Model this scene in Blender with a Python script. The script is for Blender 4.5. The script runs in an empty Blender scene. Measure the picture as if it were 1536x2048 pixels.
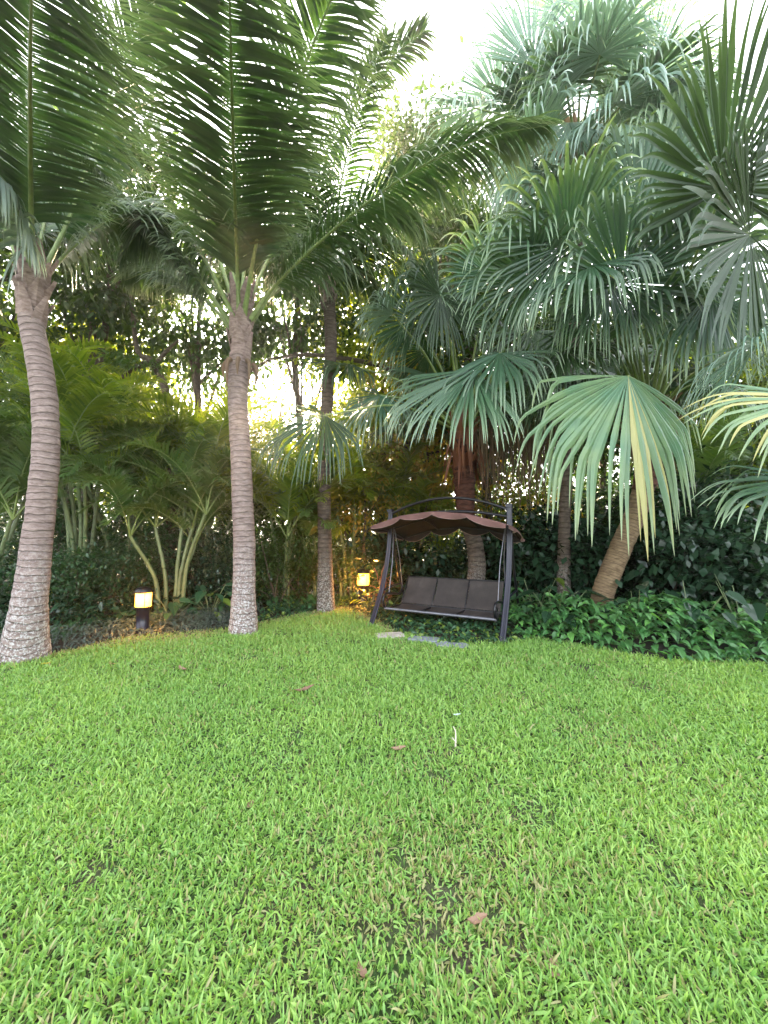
import bpy, math
import numpy as np
from mathutils import Vector
R = math.radians
C = bpy.context.scene.collection
rng = np.random.default_rng(7)

# ------------------------------------------------------------------ camera
F = 760.0; CX, CY = 768.0, 1024.0; HOR = 1078.0; CAMZ = 1.5
PITCH = math.atan((HOR - CY) / F)
cd = bpy.data.cameras.new('camera'); cam = bpy.data.objects.new('camera', cd); C.objects.link(cam)
cam.location = (0, 0, CAMZ); cam.rotation_euler = (R(90) + PITCH, 0, 0)
cd.sensor_fit = 'VERTICAL'; cd.sensor_height = 36.0; cd.lens = 36.0 * F / 2048.0
cd.clip_start = 0.05; cd.clip_end = 1000
bpy.context.scene.camera = cam

def ray(px, py):
    x = (px - CX) / F; y = -(py - CY) / F
    c, s = math.cos(PITCH), math.sin(PITCH)
    return np.array([x, c - y * s, s + y * c])
def at(px, py, Y):
    d = ray(px, py); return np.array([0, 0, CAMZ]) + d * (Y / d[1])
def gd(px, py, z=0.0):
    d = ray(px, py); return np.array([0, 0, CAMZ]) + d * ((z - CAMZ) / d[2])

# ------------------------------------------------------------------ world, sun, exposure
SUND = ray(600, 690); SUND = SUND / np.linalg.norm(SUND)
EL = math.asin(SUND[2]); AZ = math.atan2(SUND[0], SUND[1])
w = bpy.data.worlds.new('World'); bpy.context.scene.world = w; w.use_nodes = True
nt = w.node_tree; bg = nt.nodes['Background']
sky = nt.nodes.new('ShaderNodeTexSky'); sky.sky_type = 'NISHITA'; sky.sun_disc = False
sky.sun_elevation = EL; sky.sun_rotation = AZ; sky.air_density = 1.0; sky.dust_density = 4.0; sky.ozone_density = 1.0
hs = nt.nodes.new('ShaderNodeHueSaturation'); hs.inputs['Saturation'].default_value = 0.45
nt.links.new(sky.outputs[0], hs.inputs['Color']); mx = nt.nodes.new('ShaderNodeMix'); mx.data_type = 'RGBA'; mx.inputs[0].default_value = .3; mx.inputs[7].default_value = (5.2, 5.3, 5.6, 1)
nt.links.new(hs.outputs[0], mx.inputs[6]); nt.links.new(mx.outputs[2], bg.inputs[0])
bg.inputs[1].default_value = 0.15
sd = bpy.data.lights.new('sun', 'SUN'); sd.energy = 5.0; sd.angle = R(2.5); sd.color = (1.0, 0.76, 0.46)
sun = bpy.data.objects.new('sun', sd); C.objects.link(sun); sun.location = (-3, 20, 12)
sun.rotation_euler = Vector(SUND).to_track_quat('Z', 'Y').to_euler()
vs = bpy.context.scene.view_settings
vs.view_transform = 'Standard'; vs.look = 'None'; vs.gamma = 1.0; vs.exposure = 3.2
cy = bpy.context.scene.cycles
cy.max_bounces = 7; cy.diffuse_bounces = 4; cy.glossy_bounces = 2; cy.transmission_bounces = 4
cy.transparent_max_bounces = 4; cy.sample_clamp_indirect = 6.0

# ------------------------------------------------------------------ materials
def mat(name): 
    m = bpy.data.materials.new(name); m.use_nodes = True
    n = m.node_tree.nodes; l = m.node_tree.links
    return m, n, l, n['Principled BSDF'], n['Material Output']
def mixc(n, l, fac, a, b, mode='MIX'):
    x = n.new('ShaderNodeMix'); x.data_type = 'RGBA'; x.blend_type = mode
    for i, v in ((0, fac), (6, a), (7, b)):
        if hasattr(v, 'links'): l.new(v, x.inputs[i])
        elif i == 0: x.inputs[0].default_value = v
        else: x.inputs[i].default_value = (*v, 1)
    return x.outputs[2]
def attr(n, name):
    a = n.new('ShaderNodeAttribute'); a.attribute_name = name; return a.outputs['Fac']
def mth(n, l, op, a, b=None):
    x = n.new('ShaderNodeMath'); x.operation = op
    for i, v in ((0, a), (1, b)):
        if v is None: continue
        if hasattr(v, 'links'): l.new(v, x.inputs[i])
        else: x.inputs[i].default_value = v
    return x.outputs[0]
def noise(n, l, scale, detail=3, rough=.55, coord='Object', stretch=None):
    tc = n.new('ShaderNodeTexCoord'); t = n.new('ShaderNodeTexNoise')
    t.inputs['Scale'].default_value = scale; t.inputs['Detail'].default_value = detail; t.inputs['Roughness'].default_value = rough
    v = tc.outputs[coord]
    if stretch:
        mp = n.new('ShaderNodeMapping'); mp.inputs['Scale'].default_value = stretch; l.new(v, mp.inputs[0]); v = mp.outputs[0]
    l.new(v, t.inputs['Vector']); return t.outputs[0]
def ramp(n, l, v, stops):
    r = n.new('ShaderNodeValToRGB'); e = r.color_ramp.elements
    while len(e) < len(stops): e.new(0.5)
    for i, (p, c) in enumerate(stops):
        e[i].position = p; e[i].color = (*c, 1) if len(c) == 3 else c
    l.new(v, r.inputs[0]); return r.outputs[0]
def leafmat(name, c1, c2, tip=None, tipamt=.5, trans=.35, rough=.42, nscale=.8, tint=(1.5, 1.45, .45), dead=None, c3=None):
    m, n, l, p, out = mat(name)
    base = mixc(n, l, attr(n, 'rnd'), c1, c2)
    nz = noise(n, l, nscale, 2)
    f = ramp(n, l, nz, [(.35, (0, 0, 0)), (.65, (1, 1, 1))])
    base = mixc(n, l, mth(n, l, 'MULTIPLY', f, .5), base, c3 or tuple(x * .55 for x in c1))
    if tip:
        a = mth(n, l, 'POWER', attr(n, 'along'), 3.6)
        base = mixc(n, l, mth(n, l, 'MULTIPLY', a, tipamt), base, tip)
    if dead:
        d = mth(n, l, 'GREATER_THAN', attr(n, 'rnd'), dead[1]); base = mixc(n, l, d, base, dead[0])
    l.new(base, p.inputs['Base Color']); p.inputs['Roughness'].default_value = rough
    tr = n.new('ShaderNodeBsdfTranslucent'); l.new(mixc(n, l, 1.0, base, tint, 'MULTIPLY'), tr.inputs[0])
    ms = n.new('ShaderNodeMixShader'); ms.inputs[0].default_value = trans
    l.new(p.outputs[0], ms.inputs[1]); l.new(tr.outputs[0], ms.inputs[2]); l.new(ms.outputs[0], out.inputs[0])
    return m
def bump(n, l, p, h, strength=.5, dist=.02):
    b = n.new('ShaderNodeBump'); b.inputs['Strength'].default_value = strength; b.inputs['Distance'].default_value = dist
    l.new(h, b.inputs['Height']); l.new(b.outputs[0], p.inputs['Normal'])
def barkmat(name, c1, c2, lichen=None, ring=0, lichen_h=1.2, rough=.85, lam=.5):
    m, n, l, p, out = mat(name)
    a = noise(n, l, 9, 6, .65, stretch=(1, 1, 3))
    base = ramp(n, l, a, [(.3, c1), (.7, c2)])
    h = a
    if ring:
        al = attr(n, 'along')
        nn = noise(n, l, 2.2, 4)
        fr = mth(n, l, 'FRACT', mth(n, l, 'ADD', mth(n, l, 'MULTIPLY', al, ring), mth(n, l, 'MULTIPLY', nn, 1.6)))
        dk = ramp(n, l, fr, [(0, (0, 0, 0)), (.12, (1, 1, 1)), (.8, (.75, .75, .75)), (1, (.2, .2, .2))])
        base = mixc(n, l, .55, base, dk, 'MULTIPLY')
        nf = noise(n, l, 14, 4, .7, stretch=(1, 1, 9))
        sp = ramp(n, l, nf, [(.56, (0, 0, 0)), (.62, (1, 1, 1))])
        base = mixc(n, l, mth(n, l, 'MULTIPLY', sp, .6), base, tuple(x * .35 for x in c1))
        h = dk
    if lichen:
        ln = noise(n, l, 34, 6, .75)
        lf = ramp(n, l, ln, [(.50, (0, 0, 0)), (.57, (1, 1, 1))])
        al = attr(n, 'along')
        hf = mth(n, l, 'SUBTRACT', 1.0, mth(n, l, 'DIVIDE', al, lichen_h)); hc = n.new('ShaderNodeClamp'); l.new(hf, hc.inputs[0])
        base = mixc(n, l, mth(n, l, 'MULTIPLY', mth(n, l, 'MULTIPLY', lf, hc.outputs[0]), 1.1), base, lichen)
    l.new(base, p.inputs['Base Color']); p.inputs['Roughness'].default_value = rough
    p.inputs['Specular IOR Level'].default_value = .25
    bump(n, l, p, h, .7, .015)
    return m
def plain(name, c, rough=.5, metal=0, var=.25, scale=20, bmp=.2):
    m, n, l, p, out = mat(name)
    a = noise(n, l, scale, 5, .6)
    l.new(ramp(n, l, a, [(.3, tuple(x * (1 - var) for x in c)), (.7, tuple(min(1, x * (1 + var)) for x in c))]), p.inputs['Base Color'])
    p.inputs['Roughness'].default_value = rough; p.inputs['Metallic'].default_value = metal
    bump(n, l, p, a, bmp, .004)
    return m

M = {}
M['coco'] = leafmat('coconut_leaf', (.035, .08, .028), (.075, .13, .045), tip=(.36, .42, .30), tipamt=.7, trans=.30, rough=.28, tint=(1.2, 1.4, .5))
M['cocodry'] = leafmat('drying_coconut_leaf', (.17, .26, .22), (.30, .38, .33), tip=(.42, .46, .38), trans=.2, rough=.5)
M['rachis'] = plain('leaf_stalk', (.16, .22, .06), .45, var=.3)
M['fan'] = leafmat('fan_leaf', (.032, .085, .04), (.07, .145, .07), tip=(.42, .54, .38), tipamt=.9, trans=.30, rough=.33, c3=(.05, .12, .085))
M['fanpale'] = leafmat('pale_fan_leaf', (.15, .25, .20), (.25, .37, .31), tip=(.52, .60, .54), tipamt=.6, trans=.25, rough=.38, tint=(1.3, 1.3, .7), c3=(.12, .24, .20))
M['fanyel'] = leafmat('yellowing_fan_leaf', (.08, .19, .11), (.14, .26, .15), tip=(.50, .55, .34), tipamt=.6, trans=.28, rough=.4, c3=(.26, .34, .14), nscale=2.2, dead=((.44, .42, .17), .9))
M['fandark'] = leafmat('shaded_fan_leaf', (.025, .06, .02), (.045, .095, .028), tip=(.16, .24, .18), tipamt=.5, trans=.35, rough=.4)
M['areca'] = leafmat('areca_leaf', (.07, .14, .018), (.18, .26, .03), tip=(.34, .38, .08), trans=.55, rough=.38, tint=(1.9, 1.75, .35))
M['arecagreen'] = leafmat('deep_areca_leaf', (.06, .13, .03), (.11, .19, .045), tip=(.16, .24, .12), trans=.38, rough=.38)
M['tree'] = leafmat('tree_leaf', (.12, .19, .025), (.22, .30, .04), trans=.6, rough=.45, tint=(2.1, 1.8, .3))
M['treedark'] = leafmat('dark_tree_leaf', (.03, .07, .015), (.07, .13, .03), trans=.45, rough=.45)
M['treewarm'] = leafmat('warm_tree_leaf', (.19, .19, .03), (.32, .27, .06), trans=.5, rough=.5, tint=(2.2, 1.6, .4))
M['shrub'] = leafmat('shrub_leaf', (.022, .070, .026), (.05, .115, .04), trans=.25, rough=.32)
M['glossy'] = leafmat('glossy_leaf', (.014, .042, .02), (.035, .08, .042), trans=.18, rough=.22)
M['bigleaf'] = leafmat('broad_plant_leaf', (.03, .085, .04), (.06, .14, .06), trans=.25, rough=.28, dead=((.16, .24, .04), .88))
M['syn'] = leafmat('arrowhead_leaf', (.05, .17, .05), (.15, .32, .11), trans=.28, rough=.3, nscale=1.6, dead=((.14, .34, .08), .86))
M['purple'] = leafmat('grey_purple_leaf', (.05, .08, .06), (.10, .125, .11), trans=.15, rough=.38, c3=(.05, .09, .055))
M['fern'] = leafmat('fern_leaf', (.04, .14, .05), (.08, .22, .07), trans=.3, rough=.4)
M['sheath'] = barkmat('palm_sheath', (.13, .085, .07), (.36, .27, .24), ring=0)
M['redfib'] = leafmat('red_dry_leaf', (.18, .06, .03), (.30, .12, .06), trans=.2, rough=.7)
M['brownfib'] = leafmat('dry_fibre', (.13, .08, .05), (.26, .17, .10), trans=.12, rough=.8)
M['grass'] = leafmat('grass_blade', (.12, .29, .06), (.38, .56, .13), tip=(.56, .64, .20), tipamt=.3, trans=.33, rough=.46, nscale=.7, tint=(1.4, 1.35, .5), c3=(.13, .31, .07), dead=((.34, .33, .15), .965))
M['ctrunk'] = barkmat('coconut_bark', (.15, .105, .09), (.34, .265, .24), lichen=(.55, .54, .53), ring=11, lichen_h=1.7)
M['ftrunk'] = barkmat('fan_palm_bark', (.12, .08, .045), (.27, .19, .11), ring=22)
M['fibre'] = barkmat('fibrous_bark', (.035, .015, .01), (.15, .06, .04), ring=9)
M['gtrunk'] = barkmat('grey_bark', (.06, .045, .035), (.17, .13, .10), lichen=(.45, .44, .40), lichen_h=1.4, ring=10)
M['bark'] = barkmat('tree_bark', (.05, .04, .03), (.13, .10, .07))
M['stem'] = plain('green_cane', (.13, .17, .07), .5, var=.35, scale=6)
M['black'] = plain('black_painted_metal', (.006, .006, .008), .33, .0, var=.3, scale=30)
M['navy'] = plain('dark_navy_metal', (.006, .007, .018), .3, .0, var=.3, scale=30)
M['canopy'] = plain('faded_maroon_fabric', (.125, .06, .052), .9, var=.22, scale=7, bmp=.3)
M['underside_shade'] = plain('shade_darkened_fabric', (.02, .014, .013), .9, var=.3, scale=8)  # shade under the canopy and inside the valance, put into the fabric colour
M['piping'] = plain('light_piping', (.22, .14, .12), .8)
M['steel'] = plain('worn_steel', (.16, .16, .18), .35, .6)

def sling():
    m, n, l, p, out = mat('dark_mesh_sling')
    a = noise(n, l, 3.5, 6, .65); wv = noise(n, l, 260, 1)
    b = ramp(n, l, a, [(.3, (.02, .016, .014)), (.55, (.042, .033, .029)), (.75, (.08, .068, .06))])
    l.new(b, p.inputs['Base Color']); p.inputs['Roughness'].default_value = .75; bump(n, l, p, wv, .4, .003); return m
M['sling'] = sling()
def soil():
    m, n, l, p, out = mat('lawn_soil')
    a = noise(n, l, 1.3, 5, .6); b = noise(n, l, 60, 5, .7)
    col = ramp(n, l, b, [(.3, (.035, .03, .018)), (.55, (.09, .075, .045)), (.75, (.17, .14, .085))])
    col = mixc(n, l, ramp(n, l, a, [(.4, (0, 0, 0)), (.6, (1, 1, 1))]), col, (.045, .10, .02))
    l.new(col, p.inputs['Base Color']); p.inputs['Roughness'].default_value = .95; bump(n, l, p, b, .8, .02); return m
M['soil'] = soil()
M['bedsoil'] = plain('bed_soil', (.03, .022, .015), .95, var=.6, scale=30, bmp=.9)
def slate():
    m, n, l, p, out = mat('slate_stone')
    a = noise(n, l, 5, 6, .65)
    l.new(ramp(n, l, a, [(.3, (.13, .14, .16)), (.55, (.22, .24, .28)), (.75, (.34, .33, .32))]), p.inputs['Base Color'])
    p.inputs['Roughness'].default_value = .7; bump(n, l, p, a, .6, .02); return m
M['slate'] = slate()
M['palestone'] = plain('pale_stone', (.42, .38, .34), .8, var=.35, scale=8, bmp=.5)
def glow():
    m, n, l, p, out = mat('lit_lamp_glass')
    p.inputs['Base Color'].default_value = (.9, .7, .4, 1); p.inputs['Roughness'].default_value = .4
    p.inputs['Emission Color'].default_value = (1, .38, .02, 1); p.inputs['Emission Strength'].default_value = 2.2; return m
M['glow'] = glow()
M['deadleaf'] = leafmat('fallen_dry_leaf', (.24, .14, .09), (.42, .28, .19), trans=.15, rough=.7)
M['paleleaf'] = leafmat('bleached_twig', (.45, .40, .32), (.60, .55, .45), trans=.1, rough=.7)
M['blueish'] = leafmat('pale_bluish_petal', (.42, .55, .60), (.6, .7, .75), trans=.1, rough=.5, c3=(.4, .5, .5))
M['yellowleaf'] = leafmat('yellow_leaf', (.45, .38, .04), (.6, .5, .06), trans=.4, rough=.4, c3=(.4, .4, .05))
M['limeleaf'] = leafmat('lime_leaf', (.20, .32, .05), (.32, .42, .08), trans=.4, rough=.4)

# ------------------------------------------------------------------ mesh building
Z = np.array([0., 0., 1.])
def nrm(v): return v / np.maximum(np.linalg.norm(v, axis=-1, keepdims=True), 1e-9)
def crs(a, b): return np.cross(a, b)
class MB:
    def __init__(s): s.v = []; s.q = []; s.r = []; s.a = []; s.m = []; s.n = 0; s.sm = []
    def add(s, v, q, r, a, m=0, smooth=False):
        v = v.reshape(-1, 3); s.v.append(v); s.q.append(q.reshape(-1, 4) + s.n); s.n += len(v)
        s.r.append(np.broadcast_to(r, (len(v),)).astype(np.float32)); s.a.append(np.broadcast_to(a, (len(v),)).astype(np.float32))
        k = q.size // 4; s.m.append(np.full(k, m, np.int32)); s.sm.append(np.full(k, smooth, bool))
    def strips(s, P, W, mid=None, r=None, m=0, smooth=False):
        """P (N,K,3) centre lines, W (N,K,3) half widths, mid (N,K,3) offset of a centre fold"""
        N, K = P.shape[:2]
        cols = [P - W, P + W] if mid is None else [P - W, P + mid, P + W]
        V = np.stack(cols, 2); c = V.shape[2]
        idx = np.arange(N * K * c).reshape(N, K, c)
        q = np.stack([idx[:, :-1, :-1], idx[:, :-1, 1:], idx[:, 1:, 1:], idx[:, 1:, :-1]], -1)
        if r is None: r = rng.random(N)
        rr = np.broadcast_to(np.asarray(r).reshape(N, 1, 1), (N, K, c)).ravel()
        aa = np.broadcast_to(np.linspace(0, 1, K)[None, :, None], (N, K, c)).ravel()
        s.add(V, q, rr, aa, m, smooth)
    def tube(s, P, rad, sides=8, m=0, r=.5, cap=True, flat=None, squash=None):
        P = np.asarray(P, float); K = len(P); rad = np.broadcast_to(rad, (K,))
        T = nrm(np.gradient(P, axis=0)); ref = np.array([0, 0, 1.]) if abs(T[0][2]) < .8 else np.array([0, 1., 0])
        if flat is not None: ref = np.asarray(flat, float)
        A = []; x = nrm(crs(ref, T[0]))
        for t in T:
            x = nrm(x - t * np.dot(x, t)); A.append(x)
        A = np.array(A); B = crs(T, A)
        if squash is None: sx, sy = 1, 1
        else: sx, sy = squash
        th = np.linspace(0, 2 * np.pi, sides, endpoint=False) + (np.pi / sides if sides == 4 else 0)
        V = P[:, None] + rad[:, None, None] * (sx * A[:, None] * np.cos(th)[None, :, None] + sy * B[:, None] * np.sin(th)[None, :, None])
        L = np.concatenate([[0], np.cumsum(np.linalg.norm(np.diff(P, axis=0), axis=1))])
        al = np.repeat(L, sides)
        idx = np.arange(K * sides).reshape(K, sides); j = np.roll(idx, -1, 1)
        q = np.stack([idx[:-1], j[:-1], j[1:], idx[1:]], -1)
        s.add(V, q, r, al, m, sides > 4)
        if cap and sides >= 4:
            for e, pt in ((0, P[0]), (K - 1, P[-1])):
                ring = V[e]; n2 = sides // 2
                vv = np.concatenate([ring, [pt]])
                qq = [[sides, (2 * i + (0 if e else 2)) % sides, (2 * i + 1) % sides, (2 * i + (2 if e else 0)) % sides] for i in range(n2)]
                s.add(vv, np.array(qq), r, L[e], m, False)
    def box(s, c, sx, sy, sz, m=0, ax=None, r=.5):
        c = np.asarray(c, float); X, Y_, Z_ = (np.eye(3) if ax is None else np.asarray(ax))
        v = np.array([c + X * a * sx / 2 + Y_ * b * sy / 2 + Z_ * d * sz / 2 for d in (-1, 1) for a, b in ((-1, -1), (1, -1), (1, 1), (-1, 1))])
        q = np.array([[3, 2, 1, 0], [4, 5, 6, 7], [0, 1, 5, 4], [1, 2, 6, 5], [2, 3, 7, 6], [3, 0, 4, 7]])
        s.add(v, q, r, 0., m, False)
    def lathe(s, c, prof, sides=24, m=0):
        c = np.asarray(c, float); th = np.linspace(0, 2 * np.pi, sides, endpoint=False)
        V = np.array([[c + np.array([rr * math.cos(t), rr * math.sin(t), zz]) for t in th] for rr, zz in prof])
        idx = np.arange(len(prof) * sides).reshape(len(prof), sides); j = np.roll(idx, -1, 1)
        q = np.stack([idx[:-1], j[:-1], j[1:], idx[1:]], -1)
        s.add(V, q, .5, 0., m, True)
    def build(s, name, mats, parent=None, bevel=0):
        me = bpy.data.meshes.new(name); v = np.concatenate(s.v).astype(np.float64); q = np.concatenate(s.q).astype(np.int32)
        if parent is not None: v = v - np.array(origin(parent))
        me.vertices.add(len(v)); me.vertices.foreach_set('co', v.astype(np.float32).ravel())
        me.loops.add(q.size); me.loops.foreach_set('vertex_index', q.ravel())
        me.polygons.add(len(q)); me.polygons.foreach_set('loop_start', np.arange(0, q.size, 4, dtype=np.int32))
        me.polygons.foreach_set('material_index', np.concatenate(s.m)); me.polygons.foreach_set('use_smooth', np.concatenate(s.sm))
        for nm, arr in (('rnd', s.r), ('along', s.a)):
            at_ = me.attributes.new(nm, 'FLOAT', 'POINT'); at_.data.foreach_set('value', np.concatenate(arr))
        if not isinstance(mats, (list, tuple)): mats = [mats]
        for mm in mats: me.materials.append(M[mm] if isinstance(mm, str) else mm)
        me.update(); me.validate()
        o = bpy.data.objects.new(name, me); C.objects.link(o)
        if parent is not None: o.parent = parent
        if bevel:
            b = o.modifiers.new('bevel', 'BEVEL'); b.width = bevel; b.segments = 2; b.limit_method = 'ANGLE'
        return o
ORG = {}
def origin(o):
    p = np.zeros(3)
    while o is not None: p = p + np.array(o.location); o = o.parent
    return p
def thing(name, label, cat, loc, group=None):
    o = bpy.data.objects.new(name, None); C.objects.link(o); o.empty_display_size = .2
    o.location = [float(x) for x in loc]; tag(o, label, cat, group); return o
def tag(o, label=None, cat=None, group=None, kind=None):
    if label: o['label'] = label
    if cat: o['category'] = cat
    if group: o['group'] = group
    if kind: o['kind'] = kind
    return o
def spline(P, n):
    P = np.asarray(P, float); P = np.vstack([2 * P[0] - P[1], P, 2 * P[-1] - P[-2]])
    k = len(P) - 3; t = np.linspace(0, k - 1e-6, n); i = t.astype(int); f = (t - i)[:, None]
    a, b, c, d = P[i], P[i + 1], P[i + 2], P[i + 3]
    return .5 * ((2 * b) + (-a + c) * f + (2 * a - 5 * b + 4 * c - d) * f ** 2 + (-a + 3 * b - 3 * c + d) * f ** 3)

# ------------------------------------------------------------------ plant builders
def pinnate(mb, P, L=1.0, n=80, wid=.0175, theta=(65, 25), vee=.1, grav=.9, r0=.03, start=.18, K=6, jit=.06, mr=1, side=None, curlp=2.0, rr=None):
    """a feather leaf along control points P; leaflets both sides"""
    P = spline(P, 40); T = nrm(np.gradient(P, axis=0))
    mb.tube(P, r0 * (.75 * (1 - .86 * np.linspace(0, 1, 40)) + .5 * np.exp(-np.linspace(0, 1, 40) * 14)), 6, m=mr, cap=False)
    n = int(n * 1.5)
    u = np.linspace(start, .995, n) * 39; i = np.minimum(u.astype(int), 38); f = (u - i)[:, None]
    pos = P[i] * (1 - f) + P[i + 1] * f; t = nrm(T[i] * (1 - f) + T[i + 1] * f)
    h = P[-1] - P[0]; h[2] = 0; h = nrm(h)
    S = crs(h, Z) if side is None else np.asarray(side, float)
    S = nrm(S - t * (t @ S)[:, None]); N = crs(S, t)
    s = np.linspace(0, 1, n); th = np.radians(90 - (theta[0] + (theta[1] - theta[0]) * s))
    Lp = L * (.45 + .55 * np.sin(np.pi * np.clip(s * .85 + .12, 0, 1)) ** .7) * (1 - .45 * s ** 3)
    th = np.radians(theta[0] + (theta[1] - theta[0]) * s)
    for sg in (-1, 1):
        tt = (th + rng.normal(0, jit, n))[:, None]
        d = nrm(S * sg * np.sin(tt) + t * np.cos(tt) + N * (vee + rng.normal(0, jit * 1.2, n))[:, None])
        ll = Lp * rng.uniform(.85, 1.08, n)
        g = grav * rng.uniform(.7, 1.4, n) * np.where(rng.random(n) < .07, 3, 1)
        k = np.linspace(0, 1, K); cur = np.repeat(pos[:, None], K, 1); p = pos.copy(); W = np.zeros((n, K, 3))
        for a in range(K):
            da = nrm(d - Z * (g * k[a] ** curlp)[:, None])
            if a: p = p + da * (ll / (K - 1))[:, None]
            cur[:, a] = p
            wv = nrm(crs(N, da)) ; prof = (.35 + .65 * min(1, k[a] * 5)) * (1 - k[a] ** 2.2) + .03
            W[:, a] = wv * wid * prof
        mb.strips(cur, W, r=(rng.random(n) if rr is None else np.clip(rr + rng.normal(0, .15, n), 0, 1)))

def fan(mb, H, tip, Rr=None, nhint=(0, 0, 1), span=125, nseg=54, split=.5, g0=.25, g1=2.2, cup=.15, pleat=.55, r=None, K=13, sidelen=.78):
    """a pleated palmate blade: hub H, middle segment pointing at tip"""
    H = np.asarray(H, float); a = np.asarray(tip, float) - H; Rr = Rr or np.linalg.norm(a); a = nrm(a)
    n = np.asarray(nhint, float); n = nrm(n - a * np.dot(n, a)); b = crs(n, a)
    sp = math.radians(span); ph = np.linspace(-sp, sp, nseg); dph = ph[1] - ph[0]
    D = a * np.cos(ph)[:, None] + b * np.sin(ph)[:, None] - n * (cup * np.abs(np.sin(ph / 1.6)))[:, None]
    D = nrm(D + rng.normal(0, .022, D.shape))
    L = 1.1 * Rr * (sidelen + (1 - sidelen) * np.cos(ph / 1.3)) * rng.uniform(.93, 1.07, nseg)
    sps = split * rng.uniform(.85, 1.12, nseg); kink = rng.uniform(.0, .55, nseg)
    g0v = np.maximum(0, g0 * (1 + .55 * np.sin(ph * rng.uniform(2, 4.5) + rng.uniform(0, 6)) + rng.normal(0, .3, nseg)) + rng.normal(0, .03, nseg))
    gg = g1 * rng.uniform(.35, 1.6, nseg)
    ks = np.array([.004, .15, .3, .42, .5, .56, .62, .68, .74, .80, .87, .94, 1.0])
    p = H + D * (L * ks[0])[:, None]; Pc = []; Wc = []; Mc = []; prev = ks[0]
    for k in ks:
        kb = sps + (1 - sps) * kink; bend = g0v * k + gg * 2.2 * np.clip((k - kb) / (1 - kb), 0, 1) ** .8
        d = nrm(D - Z * bend[:, None])
        p = p + d * (L * (k - prev))[:, None]; prev = k
        sd_ = nrm(crs(n, d)); nl = crs(d, sd_)
        ws = np.minimum(k, sps) * L * math.tan(dph / 2) * 1.18
        tp = np.where(k > sps, np.clip(1 - ((k - sps) / (1 - sps)), 0, 1) ** .75 * .78 + .02, 1)
        hw = (ws * tp)[:, None]
        Pc.append(p); Wc.append(sd_ * hw); Mc.append(nl * hw * pleat)
    P = np.stack(Pc, 1); W = np.stack(Wc, 1); Mi = np.stack(Mc, 1)
    mb.strips(P, W, Mi, r=(np.clip(rng.random() * .5 + .25 + rng.normal(0, .2, nseg), 0, 1) if r is None else r))

def leaves(mb, pos, d, size, ratio=.5, K=3, fold=0, droop=.3, up=None, r=None, m=0, heart=False):
    n = len(pos); size = np.broadcast_to(size, (n,)); d = nrm(d)
    u = np.broadcast_to(Z if up is None else up, (n, 3)) + rng.normal(0, .35, (n, 3))
    sd_ = nrm(crs(u, d)); k = np.linspace(0, 1, K)
    prof = {3: [.05, 1, .03], 4: [.1, 1, .75, .03], 5: [.12, .9, 1, .6, .03]}[K] if not heart else {4: [.55, 1, .6, .02], 5: [.55, 1, .8, .4, .02]}[K]
    p = pos.copy(); Pc = []; Wc = []; Mc = []
    for a in range(K):
        da = nrm(d - Z * droop * k[a] * 2)
        if a: p = p + da * (size / (K - 1))[:, None]
        hw = (size * ratio * .5 * prof[a])[:, None]
        Pc.append(p.copy()); Wc.append(sd_ * hw); Mc.append(-nrm(crs(da, sd_)) * hw * fold)
    mb.strips(np.stack(Pc, 1), np.stack(Wc, 1), np.stack(Mc, 1) if fold else None, r=r, m=m)

def rdir(n, zb=0.0):
    d = rng.normal(0, 1, (n, 3)); d[:, 2] += zb; return nrm(d)

def crown_leaves(c, rad, n, size, clumps=40, spread=.22, ratio=.5, zb=-.4, hollow=.35):
    """leaf clumps spread irregularly through an ellipsoid"""
    mb = MB(); rad = np.asarray(rad, float)
    dirs = rdir(clumps, .15); rr = rng.uniform(hollow, 1.05, clumps) ** .6
    cc = np.asarray(c) + dirs * rr[:, None] * rad * rng.uniform(.8, 1.15, (clumps, 1))
    wts = rng.uniform(.3, 1.6, clumps); wts /= wts.sum()
    idx = rng.choice(clumps, n, p=wts); sp = spread * rad.mean() * rng.uniform(.6, 1.4, clumps)
    pos = cc[idx] + rng.normal(0, 1, (n, 3)) * sp[idx][:, None] * np.array([1.2, 1.2, .75])
    d = nrm(rdir(n, zb) + nrm(pos - np.asarray(c)) * .5)
    leaves(mb, pos, d, size * rng.uniform(.6, 1.3, n), ratio, K=3)
    return mb, cc

def broad_tree(base, h, rad, n, size, matn, label, group=None, trunk_r=.12, lean=0, clumps=40, name='broadleaf_tree', cz=None, spread=.22, limbs=9, cat='tree', hollow=.35, bark='bark'):
    base = np.asarray(base, float); t = thing(name, label, cat, base, group)
    top = base + np.array([lean, 0, h]); c = base + np.array([lean * .8, 0, (cz or h * .68)])
    mb, cc = crown_leaves(c, rad, n, size, clumps, spread, hollow=hollow); mb.build('crown', matn, t)
    tb = MB(); P = spline([base - Z * .2, base + np.array([lean * .2 + rng.normal(0, .08), rng.normal(0, .08), h * .3]), base + np.array([lean * .6 + rng.normal(0, .15), 0, h * .6]), top - Z * h * .08], 24)
    tb.tube(P, trunk_r * (1.25 - 1.05 * np.linspace(0, 1, 24) ** .8), 8)
    for i in rng.choice(len(cc), min(limbs, len(cc)), replace=False):
        s = rng.integers(8, 19); a = P[s]; e = cc[i]; m_ = (a + e) / 2 + np.array([rng.normal(0, .15), rng.normal(0, .15), rng.uniform(0, .3)])
        tb.tube(spline([a, m_, e], 8), trunk_r * .38 * (1 - .8 * np.linspace(0, 1, 8)), 5, cap=False)
    tb.build('trunk', bark, t)
    return t

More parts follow.
